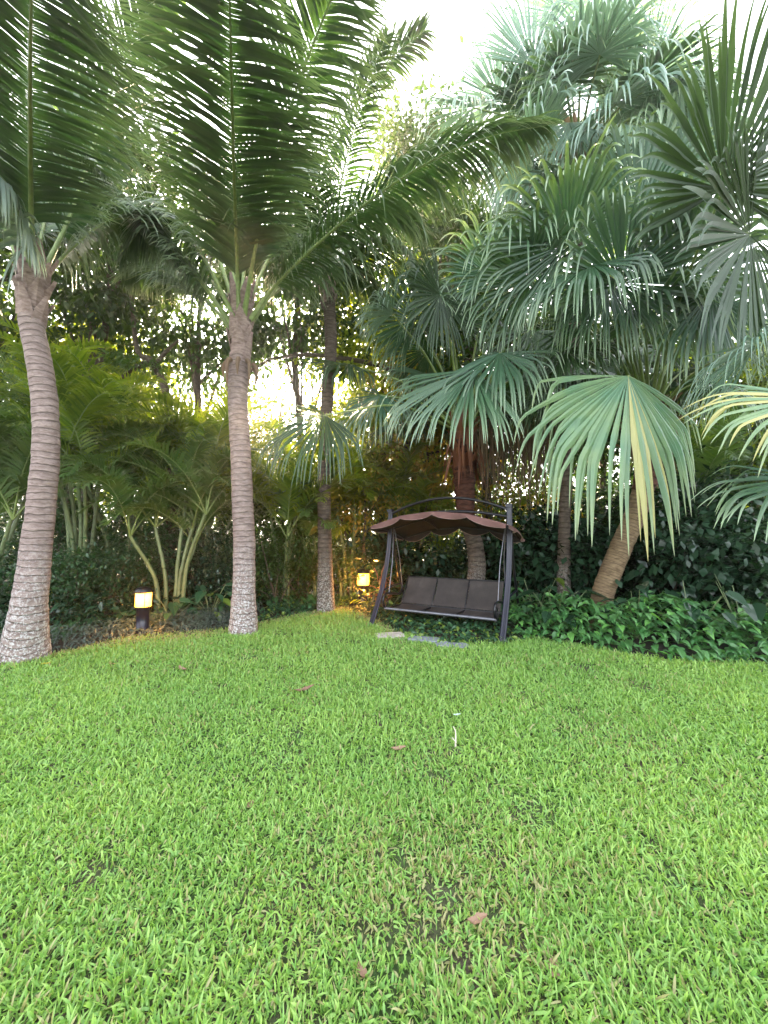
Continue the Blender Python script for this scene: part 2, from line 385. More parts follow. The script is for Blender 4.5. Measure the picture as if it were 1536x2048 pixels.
def ctrunk(mb, pts, wid, n=110, ring=.09, amp=.035, sides=20):
    """ringed palm trunk; pts 3-D centre points, wid radii"""
    P = spline(pts, n); rad = np.interp(np.linspace(0, 1, n), np.linspace(0, 1, len(wid)), wid)
    L = np.concatenate([[0], np.cumsum(np.linalg.norm(np.diff(P, axis=0), axis=1))])
    ph = (L / ring + .5 * np.sin(L * 3) + .25 * np.sin(L * 11)) % 1
    rad = rad * (1 + amp * (ph - .5) + rng.normal(0, .006, n))
    P = P + np.cumsum(rng.normal(0, .0022, P.shape), 0) * [1, 1, 0]
    mb.tube(P, rad, sides)

# ------------------------------------------------------------------ the setting
def border_poly():
    px = [(-700, 1400), (-250, 1370), (0, 1330), (100, 1296), (260, 1272), (400, 1262), (452, 1256), (520, 1244), (600, 1226), (690, 1214), (745, 1235), (800, 1266), (900, 1288), (1010, 1288), (1070, 1276), (1200, 1300), (1330, 1322), (1536, 1330), (1800, 1360), (2400, 1420)]
    return np.array([gd(*p)[:2] for p in px])
BP = border_poly(); _o = np.argsort(BP[:, 0])
def border(x): return np.interp(x, BP[_o, 0], BP[_o, 1])

g = MB(); g.add(np.array([[-150, -60, 0], [150, -60, 0], [150, 200, 0], [-150, 200, 0.]]), np.array([[0, 1, 2, 3]]), .5, 0.)
tag(g.build('ground', 'soil'), kind='structure')
g = MB(); xs = np.linspace(-14, 16, 90); v = []
jy = rng.normal(0, .05, 90)
for x, j in zip(xs, jy): v += [[x, border(x) + j, .006], [x, 40, .006]]
i = np.arange(89) * 2
g.add(np.array(v), np.stack([i, i + 2, i + 3, i + 1], 1), .5, 0.)
tag(g.build('planting_bed', 'bedsoil'), kind='structure')

# lawn grass: one uncountable mass
RF = gd(1004, 1287)
def vnoise(x, y, s, seed):
    r2 = np.random.default_rng(seed); G = r2.random((64, 64)); fx = (x * s) % 63; fy = (y * s) % 63
    i, j = fx.astype(int), fy.astype(int); a, b = fx - i, fy - j; a = a * a * (3 - 2 * a); b = b * b * (3 - 2 * b)
    i2, j2 = (i + 1) % 64, (j + 1) % 64
    return (G[i, j] * (1 - a) + G[i2, j] * a) * (1 - b) + (G[i, j2] * (1 - a) + G[i2, j2] * a) * b
def grass():
    mb = MB()
    for (y0, y1, dens, ls, ws) in ((.2, 2.4, 13500, .92, .95), (2.4, 4.4, 7500, 1.05, 1.1), (4.4, 8.6, 4800, 1.2, 1.35)):
        xw = y1 * 1.08 + .8
        n = int(dens * (y1 - y0) * 2 * xw); x = rng.uniform(-xw, xw, n); y = rng.uniform(y0, y1, n)
        keep = (y < border(x) + rng.normal(.02, .07, n)) & (np.abs(x) < y * 1.08 + .9)
        bare = vnoise(x + 40, y + 10, 2.3, 3) * .6 + vnoise(x + 40, y + 10, 6.1, 4) * .4
        near_trees = np.clip(1 - (border(x) - y) / .9, 0, 1) * (x < .3) * (x > -5.5)
        keep &= rng.random(n) > np.clip((bare - .70) * 5, 0, .6)
        keep &= rng.random(n) > near_trees * .62
        worn = np.exp(-(((x - .15) / .75) ** 2 + ((y - 1.75) / .4) ** 2))
        keep &= rng.random(n) > np.clip(worn * .75 * (vnoise(x + 20, y + 20, 11, 9) > .62), 0, .8)
        x, y, nt_, worn = x[keep], y[keep], near_trees[keep], worn[keep]; n = len(x)
        tall = vnoise(x + 30, y + 30, 3.1, 5)
        # tufts: blades lean away from shared centres
        cell = .055; cx = (np.floor(x / cell) + .5) * cell; cyy = (np.floor(y / cell) + .5) * cell
        az = np.arctan2(y - cyy + rng.normal(0, .018, n), x - cx + rng.normal(0, .018, n))
        el = rng.uniform(.1, 1.4, n); az = az + rng.normal(0, .9, n)
        d = np.stack([np.cos(az) * np.cos(el), np.sin(az) * np.cos(el), np.sin(el)], 1)
        L = rng.triangular(.012, .034, .068, n) * ls * (.75 + .5 * tall) * (1 - .45 * nt_)
        dt = np.min([np.hypot(x - q[0], y - q[1]) for q in (gd(52, 1316), gd(487, 1266), gd(652, 1222), RF, gd(735, 1256))], 0)
        L = L * (1 + .7 * np.clip(1 - dt / .5, 0, 1)); p = np.stack([x, y, rng.uniform(0, .022, n)], 1)
        K = 4; k = np.linspace(0, 1, K); sd_ = nrm(crs(Z + rng.normal(0, .5, (n, 3)), d)); Pc = []; Wc = []
        gr = rng.uniform(.0, .7, n); wd = rng.uniform(.0024, .0052, n) * ws
        for a in range(K):
            da = nrm(d - Z * (gr * k[a] ** 1.3)[:, None])
            if a: p = p + da * (L / (K - 1))[:, None]
            p[:, 2] = np.maximum(p[:, 2], .002)
            Pc.append(p.copy()); Wc.append(sd_ * (wd * [.7, 1, .85, .06][a])[:, None])
        r = np.clip(rng.beta(2, 2, n) * .9 + .12 * (tall - .5) , 0, .955)
        dead = rng.random(n) < (.02 + .25 * nt_ + .8 * nt_ * vnoise(x + 9, y + 9, 3, 12) + .3 * worn + .06 * (vnoise(x + 15, y + 3, 2.1, 14) > .62)); r[dead] = .98
        mb.strips(np.stack(Pc, 1), np.stack(Wc, 1), r=r)
    o = mb.build('grass', 'grass'); tag(o, 'bright green broad bladed lawn grass filling the foreground', 'grass', kind='stuff')
grass()

# ------------------------------------------------------------------ coconut palms
def boots(mb, c, r, h, n, m=0, out=.25):
    """old sheath stubs wrapped round the top of a trunk"""
    for i in range(n):
        a = i * 2.4 + rng.normal(0, .2); z = h * (i / n) - h * .45
        d = np.array([math.cos(a), math.sin(a), 0]); s = np.array([-math.sin(a), math.cos(a), 0])
        p0 = c + d * r * .8 + Z * z; ln = rng.uniform(.3, .5) * h * .8
        P = np.array([p0 - Z * .05, p0 + d * .04 + Z * ln * .4, p0 + d * (.04 + out * .25) + Z * ln * .75, p0 + d * (.02 + out * .5) + Z * ln])
        Wd = np.array([s * r * .75, s * r * .6, s * r * .35, s * r * .15])
        mb.strips(P[None], Wd[None], (d * .03)[None, None].repeat(4, 1), r=[rng.random()], m=m)

def frond_obj(t, pts, matn='coco', name='frond', **kw):
    mb = MB(); pinnate(mb, pts, **kw); return mb.build(name, [matn, 'rachis'], t)
def px3(*l): return [at(*p) for p in l]
def arch(c, az, el, L, droop=1.0, n=6):
    """centre line of a leaf leaving c at azimuth az, elevation el and arching over"""
    P = [np.asarray(c, float)]; e = math.radians(el); a = math.radians(az)
    for i in range(n - 1):
        P.append(P[-1] + np.array([math.cos(a) * math.cos(e), math.sin(a) * math.cos(e), math.sin(e)]) * L / (n - 1)); e -= droop * (.25 + .2 * i) * 1.2 * (6 / n) * .55
    return P

def coconut(base_px, trunk_px, wid, label, bark='ctrunk'):
    b = gd(*base_px); Y0 = b[1]; t = thing('coconut_palm', label, 'palm tree', b, 'coconut palms on the lawn edge')
    pts = [b - Z * .1] + [at(x, y, Yy) for x, y, Yy in trunk_px]
    mb = MB(); ctrunk(mb, pts, wid); mb.build('trunk', bark, t)
    return t, Y0
# centre palm
tC, _ = coconut((487, 1266), [(487, 1180, 6.1), (489, 1060, 6.1), (484, 930, 6.15), (479, 810, 6.2), (480, 715, 6.2)], [.235, .172, .165, .16, .155, .155], 'ringed coconut palm in the middle of the lawn edge with an upright frond')
YC = 6.2; cc = at(481, 690, YC)
mb = MB(); boots(mb, at(481, 660, YC), .155, 1.1, 22, out=.12); ctrunk(mb, [at(480, 720, YC), at(482, 650, YC), at(486, 590, YC)], [.15, .16, .08], n=30, ring=.15, amp=.3); mb.build('sheath', 'sheath', tC)
mb = MB()
for k in range(9):
    a = k * .7; d = np.array([math.cos(a), math.sin(a), 0]); p = at(481, 745, YC) + d * .2
    mb.tube(spline([p + Z * .15, p + d * .07 + Z * .05, p + d * .05 - Z * rng.uniform(.1, .35)], 6), [.04, .045, .035, .03, .02, .008], 6)
mb.build('dry_flower_stalk', 'brownfib', tC)
CT = [
 ([(479, 680, 6.15), (474, 520, 5.8), (468, 350, 4.6), (463, 150, 3.5), (457, -90, 2.6)], dict(L=1.4, n=125, vee=.0, grav=.5, theta=(52, 80), r0=.05, start=.2, wid=.02)),
 ([(500, 640, 6.2), (560, 560, 6.1), (690, 440, 5.6), (830, 340, 5.2), (970, 275, 5.0), (1095, 250, 4.95)], dict(L=1.15, n=95, vee=-.1, grav=1.5, theta=(60, 30), r0=.045)),
 ([(462, 650, 6.2), (400, 560, 6.1), (330, 470, 6.0), (250, 410, 5.8), (150, 400, 5.5)], dict(L=1.1, n=80, vee=-.1, grav=1.6, theta=(60, 35), r0=.045)),
 ([(472, 620, 6.25), (420, 470, 6.4), (330, 280, 6.4), (240, 130, 6.2), (150, 20, 5.9)], dict(L=1.2, n=85, vee=.1, grav=1.0, theta=(60, 40), r0=.045)),
 ([(490, 620, 6.25), (560, 470, 6.5), (660, 290, 6.6), (760, 140, 6.5), (850, 60, 6.2)], dict(L=1.2, n=85, vee=.1, grav=1.0, theta=(60, 40), r0=.045)),
 ([(500, 650, 6.3), (580, 540, 6.5), (680, 440, 6.8), (780, 420, 7.0), (860, 470, 7.1)], dict(L=1.0, n=75, vee=.0, grav=1.3, theta=(60, 35), r0=.04)),
 ([(465, 660, 6.3), (400, 590, 6.8), (320, 540, 7.3), (250, 560, 7.6)], dict(L=1.0, n=60, vee=.0, grav=1.3, theta=(60, 35), r0=.04)),
 ([(482, 620, 6.35), (500, 420, 6.9), (540, 250, 7.3), (610, 120, 7.6), (700, 60, 7.8)], dict(L=1.1, n=75, vee=.1, grav=1.0, theta=(60, 40), r0=.04)),
 ([(478, 620, 6.4), (440, 400, 6.9), (380, 230, 7.4), (320, 130, 7.6), (240, 90, 7.7)], dict(L=1.1, n=75, vee=.1, grav=1.0, theta=(60, 40), r0=.04)),
 ([(488, 630, 6.1), (520, 450, 5.5), (580, 220, 4.7), (650, 30, 4.1), (720, -120, 3.6)], dict(L=1.1, n=90, vee=.05, grav=.9, theta=(60, 50), r0=.045)),
 ([(470, 640, 6.1), (410, 520, 5.9), (350, 440, 5.8), (290, 450, 5.7), (240, 520, 5.6)], dict(L=.95, n=75, vee=-.1, grav=1.8, theta=(60, 35), r0=.04)),
 ([(495, 640, 6.3), (570, 570, 6.8), (650, 530, 7.2), (730, 560, 7.4), (780, 620, 7.5)], dict(L=.9, n=70, vee=-.1, grav=1.8, theta=(60, 35), r0=.04)),
 ([(475, 640, 6.4), (420, 560, 7.0), (370, 530, 7.5), (330, 580, 7.8)], dict(L=.8, n=60, vee=0, grav=1.6, theta=(60, 35), r0=.03)),
]
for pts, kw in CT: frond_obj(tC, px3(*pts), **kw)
# left palm
tL, _ = coconut((52, 1316), [(62, 1200, 4.75), (78, 1050, 4.75), (92, 900, 4.75), (88, 770, 4.75), (68, 650, 4.75), (62, 590, 4.75)], [.27, .175, .15, .14, .135, .13, .13], 'thick curving coconut palm at the left edge with a flared base')
mb = MB(); boots(mb, at(66, 590, 4.75), .14, .8, 20, out=.15); ctrunk(mb, [at(63, 600, 4.75), at(66, 560, 4.75), at(70, 500, 4.75)], [.13, .16, .07], n=30, ring=.15, amp=.3); mb.build('sheath', 'sheath', tL)
LT = [
 ([(66, 560, 4.75), (62, 400, 4.4), (60, 220, 3.6), (62, 20, 2.9), (70, -140, 2.4)], dict(L=1.15, n=120, vee=.0, grav=.5, theta=(60, 80), r0=.045)),
 ([(80, 560, 4.8), (140, 430, 5.0), (200, 250, 5.0), (260, 90, 4.9), (330, -20, 4.7)], dict(L=1.1, n=90, vee=.05, grav=.9, theta=(60, 45), r0=.04)),
 ([(80, 570, 4.8), (140, 500, 5.0), (220, 440, 5.3), (300, 450, 5.6), (360, 520, 5.8)], dict(L=.9, n=70, vee=.0, grav=1.4, theta=(60, 40), r0=.035)),
 ([(50, 560, 4.8), (0, 440, 5.0), (-80, 330, 5.0), (-180, 290, 4.8)], dict(L=1.0, n=70, vee=.0, grav=1.3, theta=(60, 40), r0=.035)),
 ([(66, 550, 4.9), (100, 400, 5.5), (140, 250, 6.0), (200, 150, 6.4)], dict(L=1.1, n=80, vee=.1, grav=1.0, theta=(60, 45), r0=.035)),
 ([(60, 550, 4.9), (30, 380, 5.5), (-20, 200, 5.9), (-60, 60, 6.2)], dict(L=1.1, n=80, vee=.1, grav=1.0, theta=(60, 45), r0=.035)),
]
for pts, kw in LT: frond_obj(tL, px3(*pts), **kw)
o = frond_obj(tL, px3((62, 570, 4.7), (50, 470, 4.5), (20, 380, 4.2), (-30, 330, 3.9), (-100, 320, 3.7)), matn='cocodry', L=1.0, n=75, vee=-.3, grav=3.2, curlp=1.0, theta=(55, 35), r0=.035, wid=.018)
o['label'] = 'drooping grey green frond hanging at the left'
# third palm, farther
tT, _ = coconut((652, 1222), [(649, 1120, 8.0), (647, 980, 8.0), (652, 820, 8.0), (660, 700, 8.0), (656, 590, 8.0)], [.20, .15, .135, .13, .13, .13], 'slender farther coconut palm between the middle palm and the swing', 'gtrunk')
ct = at(656, 580, 8.0); mb = MB(); boots(mb, ct, .13, .9, 18, out=.12); mb.build('sheath', 'sheath', tT)
for az, el, L_, dr in ((-60, 75, 4.2, .8), (-120, 60, 4, .9), (-20, 55, 4, .9), (20, 35, 3.6, 1), (160, 40, 3.6, 1), (200, 55, 4, .9), (-90, 35, 3.2, 1.1), (90, 60, 3.5, 1), (130, 70, 4, .8), (50, 70, 4, .8), (-150, 25, 3, 1.1), (-35, 20, 2.8, 1.1)):
    frond_obj(tT, arch(ct + Z * .1, az, el, L_, dr), L=.95, n=65, vee=.0, grav=1.2, theta=(60, 40), r0=.035)
# a palm just outside the left edge, one frond reaching in
bO = gd(-330, 1330); tO = thing('coconut_palm', 'coconut palm outside the left edge, one frond reaching into the top left corner', 'palm tree', bO, 'coconut palms on the lawn edge')
top = at(-330, 150, bO[1]); mb = MB(); ctrunk(mb, [bO - Z * .1, bO + Z * 2 + np.array([.1, 0, 0]), top], [.3, .2, .17]); mb.build('trunk', 'ctrunk', tO)
frond_obj(tO, [top, at(-190, 20, 4.4), at(0, 90, 4.2), at(110, 220, 4.2), at(215, 350, 4.2)], L=.85, n=85, vee=-.1, grav=1.0, theta=(65, 35), r0=.045)
for az in (60, 110, 160, 210, 260, 300): frond_obj(tO, arch(top, az, 50, 3.6, 1), L=.9, n=50, vee=0, grav=1.1, r0=.035)

# ------------------------------------------------------------------ fan palms
def fan_leaf(t, base, hub, tip, matn='fan', **kw):
    """leaf = blade on its stalk, from the crown at base to the hub"""
    base, hub = np.asarray(base, float), np.asarray(hub, float)
    mb = MB(); m_ = (base + hub) / 2; m_ = m_ + Z * .12 * np.linalg.norm(hub - base)
    P = spline([base, m_, hub], 12); mb.tube(P, np.linspace(.032, .014, 12), 6, m=1)
    fan(mb, hub, tip, **kw); return mb.build('leaf', [matn, 'rachis'], t)
def rand_fans(t, c, n, R_, pet, els=(-35, 80), mats=('fan',), azr=(0, 360), **kw):
    for i in range(n):
        az = math.radians(azr[0] + (azr[1] - azr[0]) * ((i * .618) % 1)); el = math.radians(rng.uniform(*els))
        d = np.array([math.cos(az) * math.cos(el), math.sin(az) * math.cos(el), math.sin(el)])
        hub = c + d * pet * rng.uniform(.8, 1.2); d2 = nrm(d + np.array([math.cos(az), math.sin(az), 0]) * .5 - Z * .35)
        nh = Z + rng.normal(0, .3, 3) - d * .2
        fan_leaf(t, c, hub, hub + d2 * R_ * rng.uniform(.85, 1.1), matn=mats[i % len(mats)], nhint=nh, **kw)
def hang_skirt(mb, c, r, n, L, m=0):
    """dry fibres and threads hanging round the crown"""
    a = rng.uniform(0, 6.28, n); p = c + np.stack([np.cos(a) * r, np.sin(a) * r, rng.uniform(-.3, .3, n)], 1)
    d = np.stack([np.cos(a) * .5, np.sin(a) * .5, np.full(n, -.6)], 1)
    leaves(mb, p, d, rng.uniform(.4, 1, n) * L, .06, K=4, droop=1.2, m=m)

# A: the leaning one on the right
bA = gd(1192, 1262); tA = thing('fan_palm', 'leaning fan palm right of the swing with a big hanging yellow green leaf', 'palm tree', bA, 'fan palms')
YA = bA[1]
mb = MB(); ctrunk(mb, [bA - Z * .1, at(1205, 1190, YA), at(1235, 1110, YA), at(1268, 1030, YA), at(1290, 960, YA)], [.17, .165, .165, .16, .15], ring=.05, amp=.05); mb.build('trunk', 'ftrunk', tA)
mb = MB(); ctrunk(mb, [at(1284, 985, YA), at(1295, 930, YA), at(1300, 860, YA), at(1303, 820, YA)], [.15, .20, .20, .15], n=40, ring=.12, amp=.15); mb.build('fibre_sleeve', 'fibre', tA)
cA = at(1300, 880, YA); mb = MB(); boots(mb, cA, .24, 1.0, 22, out=.6); hang_skirt(mb, cA, .22, 60, .6); mb.build('sheath', 'brownfib', tA)
cA = at(1300, 850, YA)
CAMD = np.array([0, -1., 0])
A1R = np.clip(.35 + rng.normal(0, .18, 46), 0, .85); A1R[[24, 25, 27, 30]] = .95
A_ = [
 ((1256, 752, 4.7), (1248, 930, 4.45), 'fanyel', dict(Rr=2.05, nhint=(0, -1, .25), span=102, g0=.6, g1=2.8, split=.5, cup=.45, nseg=46, sidelen=.55, r=A1R)),
 ((1243, 566, 4.9), (1300, 440, 4.6), 'fan', dict(Rr=1.35, nhint=(0, 1, .8), span=125, g0=.05, g1=1.8, split=.6)),
 ((1447, 378, 4.0), (1500, 190, 3.6), 'fandark', dict(Rr=1.5, nhint=(-.2, .8, .7), span=115, g0=.0, g1=.3, split=.62)),
 ((1135, 488, 5.2), (1030, 400, 5.0), 'fan', dict(Rr=1.3, nhint=(0, .8, .8), span=120, g0=.15, g1=.8, split=.55)),
 ((1275, 425, 5.3), (1260, 300, 5.1), 'fan', dict(Rr=1.4, nhint=(0, .9, .7), span=120, g0=.0, g1=2.2, split=.6)),
 ((1512, 690, 4.2), (1400, 715, 4.1), 'fanpale', dict(Rr=1.0, nhint=(0, .5, 1), span=100, g0=.5, g1=1.0)),
 ((1500, 470, 4.2), (1420, 560, 4.0), 'fandark', dict(Rr=1.45, nhint=(0, .9, .5), span=125, g0=.2, g1=.5, split=.65)),
 ((1400, 640, 5.6), (1480, 560, 5.4), 'fan', dict(Rr=1.2, nhint=(0, .7, .8), span=120, g0=.3, g1=1.2)),
 ((1180, 640, 5.8), (1090, 640, 5.6), 'fan', dict(Rr=1.2, nhint=(0, .6, .9), span=120, g0=.4, g1=1.6)),
 ((1215, 560, 5.2), (1190, 680, 5.0), 'fan', dict(Rr=1.2, nhint=(0, -.8, .8), span=80, g0=.6, g1=3)),
 ((1360, 480, 6.0), (1330, 370, 6.2), 'fan', dict(Rr=1.4, nhint=(0, .8, .7), span=120, g0=.1, g1=1.8)),
 ((1160, 420, 6.2), (1080, 330, 6.4), 'fandark', dict(Rr=1.4, nhint=(0, .8, .7), span=120, g0=.1, g1=1.2)),
 ((1400, 760, 6.2), (1520, 800, 6.1), 'fan', dict(Rr=1.2, nhint=(0, -.3, 1), span=110, g0=.5, g1=1.4)),
 ((1350, 560, 5.0), (1440, 470, 4.7), 'fan', dict(Rr=1.4, nhint=(0, .9, .6), span=120, g0=.1, g1=2.2, split=.6)),
 ((1060, 560, 5.6), (980, 500, 5.4), 'fan', dict(Rr=1.25, nhint=(0, .7, .8), span=120, g0=.2, g1=2.2)),
 ((1380, 330, 5.6), (1400, 220, 5.5), 'fan', dict(Rr=1.4, nhint=(0, .9, .6), span=115, g0=.1, g1=2.4, split=.6)),
 ((1130, 700, 6.0), (1060, 760, 5.8), 'fandark', dict(Rr=1.2, nhint=(0, -.2, 1), span=120, g0=.4, g1=2)),
 ((1290, 640, 5.6), (1330, 600, 5.2), 'fan', dict(Rr=1.3, nhint=(0, .3, 1), span=125, g0=.4, g1=2.4)),
 ((1420, 590, 5.0), (1390, 700, 4.8), 'fan', dict(Rr=1.3, nhint=(0, -.8, .8), span=90, g0=.6, g1=2.6)),
 ((1180, 530, 4.9), (1100, 560, 4.6), 'fan', dict(Rr=1.2, nhint=(0, -.3, 1), span=120, g0=.5, g1=2.6)),
]
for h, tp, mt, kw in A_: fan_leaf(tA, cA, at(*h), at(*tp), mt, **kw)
rand_fans(tA, cA, 10, 1.25, 1.4, (10, 75), ('fan', 'fandark'), (0, 180), g0=.3, g1=1.6)

# B: behind the swing
bB = gd(938, 1228); YB = 8.0; tB = thing('fan_palm', 'upright fan palm with red brown fibrous trunk behind the swing', 'palm tree', bB, 'fan palms')
mb = MB(); ctrunk(mb, [bB - Z * .1, at(952, 1130, YB), at(930, 1030, YB)], [.19, .18, .16], ring=.06, amp=.06); mb.build('trunk', 'gtrunk', tB)
mb = MB(); ctrunk(mb, [at(932, 1045, YB), at(928, 960, YB), at(926, 900, YB), at(926, 860, YB)], [.16, .22, .21, .16], n=50, ring=.13, amp=.2); mb.build('fibre_sleeve', 'fibre', tB)
cB = at(926, 890, YB); mb = MB(); boots(mb, cB - Z * .2, .19, 1.2, 30, out=.3); hang_skirt(mb, cB, .25, 70, .9); mb.build('sheath', 'redfib', tB)
cB = at(926, 870, YB)
B_ = [
 ((982, 552, 6.9), (960, 450, 6.7), 'fan', dict(Rr=1.25, nhint=(0, .8, .7), span=120, g0=.1, g1=.7)),
 ((785, 628, 6.8), (730, 600, 6.6), 'fanpale', dict(Rr=.75, nhint=(0, .3, 1), span=70, g0=.5, g1=1.0)),
 ((880, 590, 6.8), (840, 640, 6.6), 'fandark', dict(Rr=1.2, nhint=(0, .8, .6), span=125, g0=.2, g1=1.2)),
 ((1000, 706, 5.9), (900, 770, 5.6), 'fan', dict(Rr=1.35, nhint=(0, -.5, 1), span=125, g0=.35, g1=2.2)),
 ((945, 740, 5.9), (830, 820, 5.5), 'fan', dict(Rr=1.6, nhint=(-.2, -.8, .8), span=75, g0=.25, g1=.8, split=.6)),
 ((650, 830, 6.2), (560, 880, 5.9), 'fandark', dict(Rr=1.3, nhint=(0, -.9, .8), span=100, g0=.4, g1=1.6)),
 ((1035, 750, 7.2), (1120, 780, 7.0), 'fandark', dict(Rr=1.2, nhint=(0, .4, 1), span=120, g0=.3, g1=.9)),
 ((1100, 620, 7.2), (1120, 560, 7.2), 'fan', dict(Rr=1.2, nhint=(0, .6, .8), span=120, g0=.3, g1=1.6)),
 ((700, 730, 7.6), (650, 720, 7.4), 'fandark', dict(Rr=1.2, nhint=(0, -.3, 1), span=120, g0=.5, g1=1.8)),
 ((860, 700, 8.0), (800, 690, 8.0), 'fan', dict(Rr=1.2, nhint=(0, .3, 1), span=120, g0=.4, g1=1.6)),
 ((1050, 500, 7.2), (1010, 400, 7.3), 'fan', dict(Rr=1.2, nhint=(0, .8, .7), span=120, g0=.1, g1=1.4)),
 ((760, 790, 7.2), (700, 830, 7.0), 'fan', dict(Rr=1.2, nhint=(0, -.7, .9), span=110, g0=.5, g1=2)),
 ((830, 640, 7.4), (760, 560, 7.3), 'fan', dict(Rr=1.25, nhint=(0, .7, .8), span=120, g0=.2, g1=2)),
 ((1060, 660, 6.8), (1090, 700, 6.4), 'fandark', dict(Rr=1.25, nhint=(0, -.4, 1), span=120, g0=.5, g1=2)),
 ((900, 640, 7.2), (900, 560, 7.2), 'fandark', dict(Rr=1.2, nhint=(0, .8, .7), span=120, g0=.2, g1=2)),
]
for h, tp, mt, kw in B_: fan_leaf(tB, cB, at(*h), at(*tp), mt, **kw)
rand_fans(tB, cB, 10, 1.15, 1.3, (0, 75), ('fan', 'fandark'), (0, 180), g0=.3, g1=1.6)
mb = MB(); n = 260; p = at(1000, 850, 8.0) + np.stack([rng.uniform(-.5, 1.3, n), rng.uniform(-.2, .5, n), rng.uniform(-.2, .5, n)], 1)
leaves(mb, p, np.tile([0, 0, -1.], (n, 1)) + rng.normal(0, .12, (n, 3)), rng.uniform(.6, 1.9, n), .015, K=5, droop=.2, up=(0, -1, .1)); mb.build('hanging_fibres', 'brownfib', tB)

# C: tall one against the sky
bC = gd(1128, 1236); YCc = bC[1]; tCc = thing('fan_palm', 'tall fan palm with pale leaves against the sky at the upper right', 'palm tree', bC, 'fan palms')
mb = MB(); ctrunk(mb, [bC - Z * .1, at(1128, 1050, YCc), at(1135, 850, YCc), at(1150, 600, YCc), at(1155, 360, YCc)], [.14, .105, .10, .095, .12]); mb.build('trunk', 'gtrunk', tCc)
cC = at(1155, 330, YCc); mb = MB(); boots(mb, cC - Z * .5, .17, 1.7, 26, out=.6); hang_skirt(mb, cC, .2, 80, 1.1); mb.build('sheath', 'brownfib', tCc)
C_ = [
 ((1065, 130, 6.6), (1050, -20, 6.4), dict(Rr=1.5, nhint=(0, .9, .5), span=80, g0=0, g1=.8)),
 ((1200, 110, 6.6), (1215, -60, 6.4), dict(Rr=1.7, nhint=(0, .9, .5), span=85, g0=0, g1=1.0)),
 ((1290, 180, 6.8), (1430, 90, 6.6), dict(Rr=1.6, nhint=(0, .9, .5), span=80, g0=.0, g1=1.0)),
 ((945, 215, 7.0), (880, 200, 6.9), dict(Rr=1.2, nhint=(0, -.5, 1), span=120, g0=.4, g1=1.2)),
 ((1000, 200, 7.4), (980, 120, 7.2), dict(Rr=1.2, nhint=(0, .8, .6), span=110, g0=.2, g1=1.2)),
 ((1140, 245, 6.6), (1160, 340, 6.3), dict(Rr=1.2, nhint=(0, -.9, .5), span=110, g0=.3, g1=1.2)),
 ((1260, 250, 7.0), (1320, 330, 6.8), dict(Rr=1.3, nhint=(0, -.8, .7), span=110, g0=.4, g1=1.4)),
 ((1080, 340, 7.0), (1000, 380, 6.8), dict(Rr=1.2, nhint=(0, -.8, .7), span=110, g0=.4, g1=1.8)),
 ((1230, 380, 7.2), (1290, 440, 7.0), dict(Rr=1.2, nhint=(0, -.8, .7), span=110, g0=.5, g1=2)),
 ((1340, 230, 7.6), (1440, 220, 7.4), dict(Rr=1.3, nhint=(0, .6, .9), span=110, g0=.3, g1=1.2)),
 ((1130, 30, 7.4), (1120, -100, 7.2), dict(Rr=1.4, nhint=(0, .9, .5), span=100, g0=0, g1=1.6)),
]
for h, tp, kw in C_: fan_leaf(tCc, cC, at(*h), at(*tp), 'fanpale', **kw)
rand_fans(tCc, cC, 30, 1.35, 1.5, (-35, 80), ('fanpale', 'fanpale', 'fan'), g0=.35, g1=1.6)

# E: outside the right edge, leaves reaching in
bE = gd(1900, 1330); tE = thing('fan_palm', 'fan palm outside the right edge whose pale leaf tips reach into the frame', 'palm tree', bE, 'fan palms')
cE = at(1900, 900, bE[1]); mb = MB(); ctrunk(mb, [bE - Z * .1, (bE + cE) / 2, cE], [.25, .22, .2], ring=.05); mb.build('trunk', 'ftrunk', tE)
for h, tp, mt, kw in (
 ((1650, 800, 3.4), (1500, 870, 3.1), 'fanyel', dict(Rr=1.05, nhint=(.2, -.8, .8), span=80, g0=.25, g1=.6, nseg=34)),
 ((1640, 960, 3.6), (1500, 1000, 3.4), 'fan', dict(Rr=.95, nhint=(.2, -.5, 1), span=90, g0=.3, g1=.8, nseg=34)),
 ((1700, 650, 4.2), (1600, 600, 4.0), 'fan', dict(Rr=1.1, nhint=(0, -.2, 1), span=110, g0=.4, g1=1.2))):
    fan_leaf(tE, cE, at(*h), at(*tp), mt, **kw)
rand_fans(tE, cE, 7, 1.1, 1.2, (-10, 70), ('fan',), (-60, 100), g0=.3, g1=1.4)

# ------------------------------------------------------------------ areca clumps
def areca(px, Y, H, nst, label, matn='areca', spread=.5, L=.5, fl=2.2):
    b = at(px, HOR, Y); b[2] = 0; t = thing('areca_palm', label, 'palm', b, 'clumping areca palms behind the lawn')
    for i in range(nst):
        a = rng.uniform(0, 6.28); d = np.array([math.cos(a), math.sin(a), 0]) * spread * rng.uniform(.2, 1)
        h = H * rng.uniform(.55, 1.0); foot = b + d * .5; tp = b + d * 1.6 + Z * h
        mb = MB(); ctrunk(mb, [foot - Z * .05, foot + d * .2 + Z * h * .5, tp], [.045, .036, .03], n=40, ring=.12, amp=.15, sides=8); mb.build('stem', 'stem', t)
        for j in range(5):
            az = math.degrees(a) + j * 137.5 + rng.normal(0, 12); el = 80 - j * 9 + rng.normal(0, 6)
            frond_obj(t, arch(tp, az, el, fl * rng.uniform(.8, 1.15), 1.0), matn=matn, L=L * 1.05, n=24, wid=.021, vee=.35, grav=.5, theta=(55, 35), r0=.018, start=.2, K=5)
areca(175, 7.6, 3.6, 6, 'yellow green areca clump right of the leftmost palm trunk', 'areca', fl=2.5)
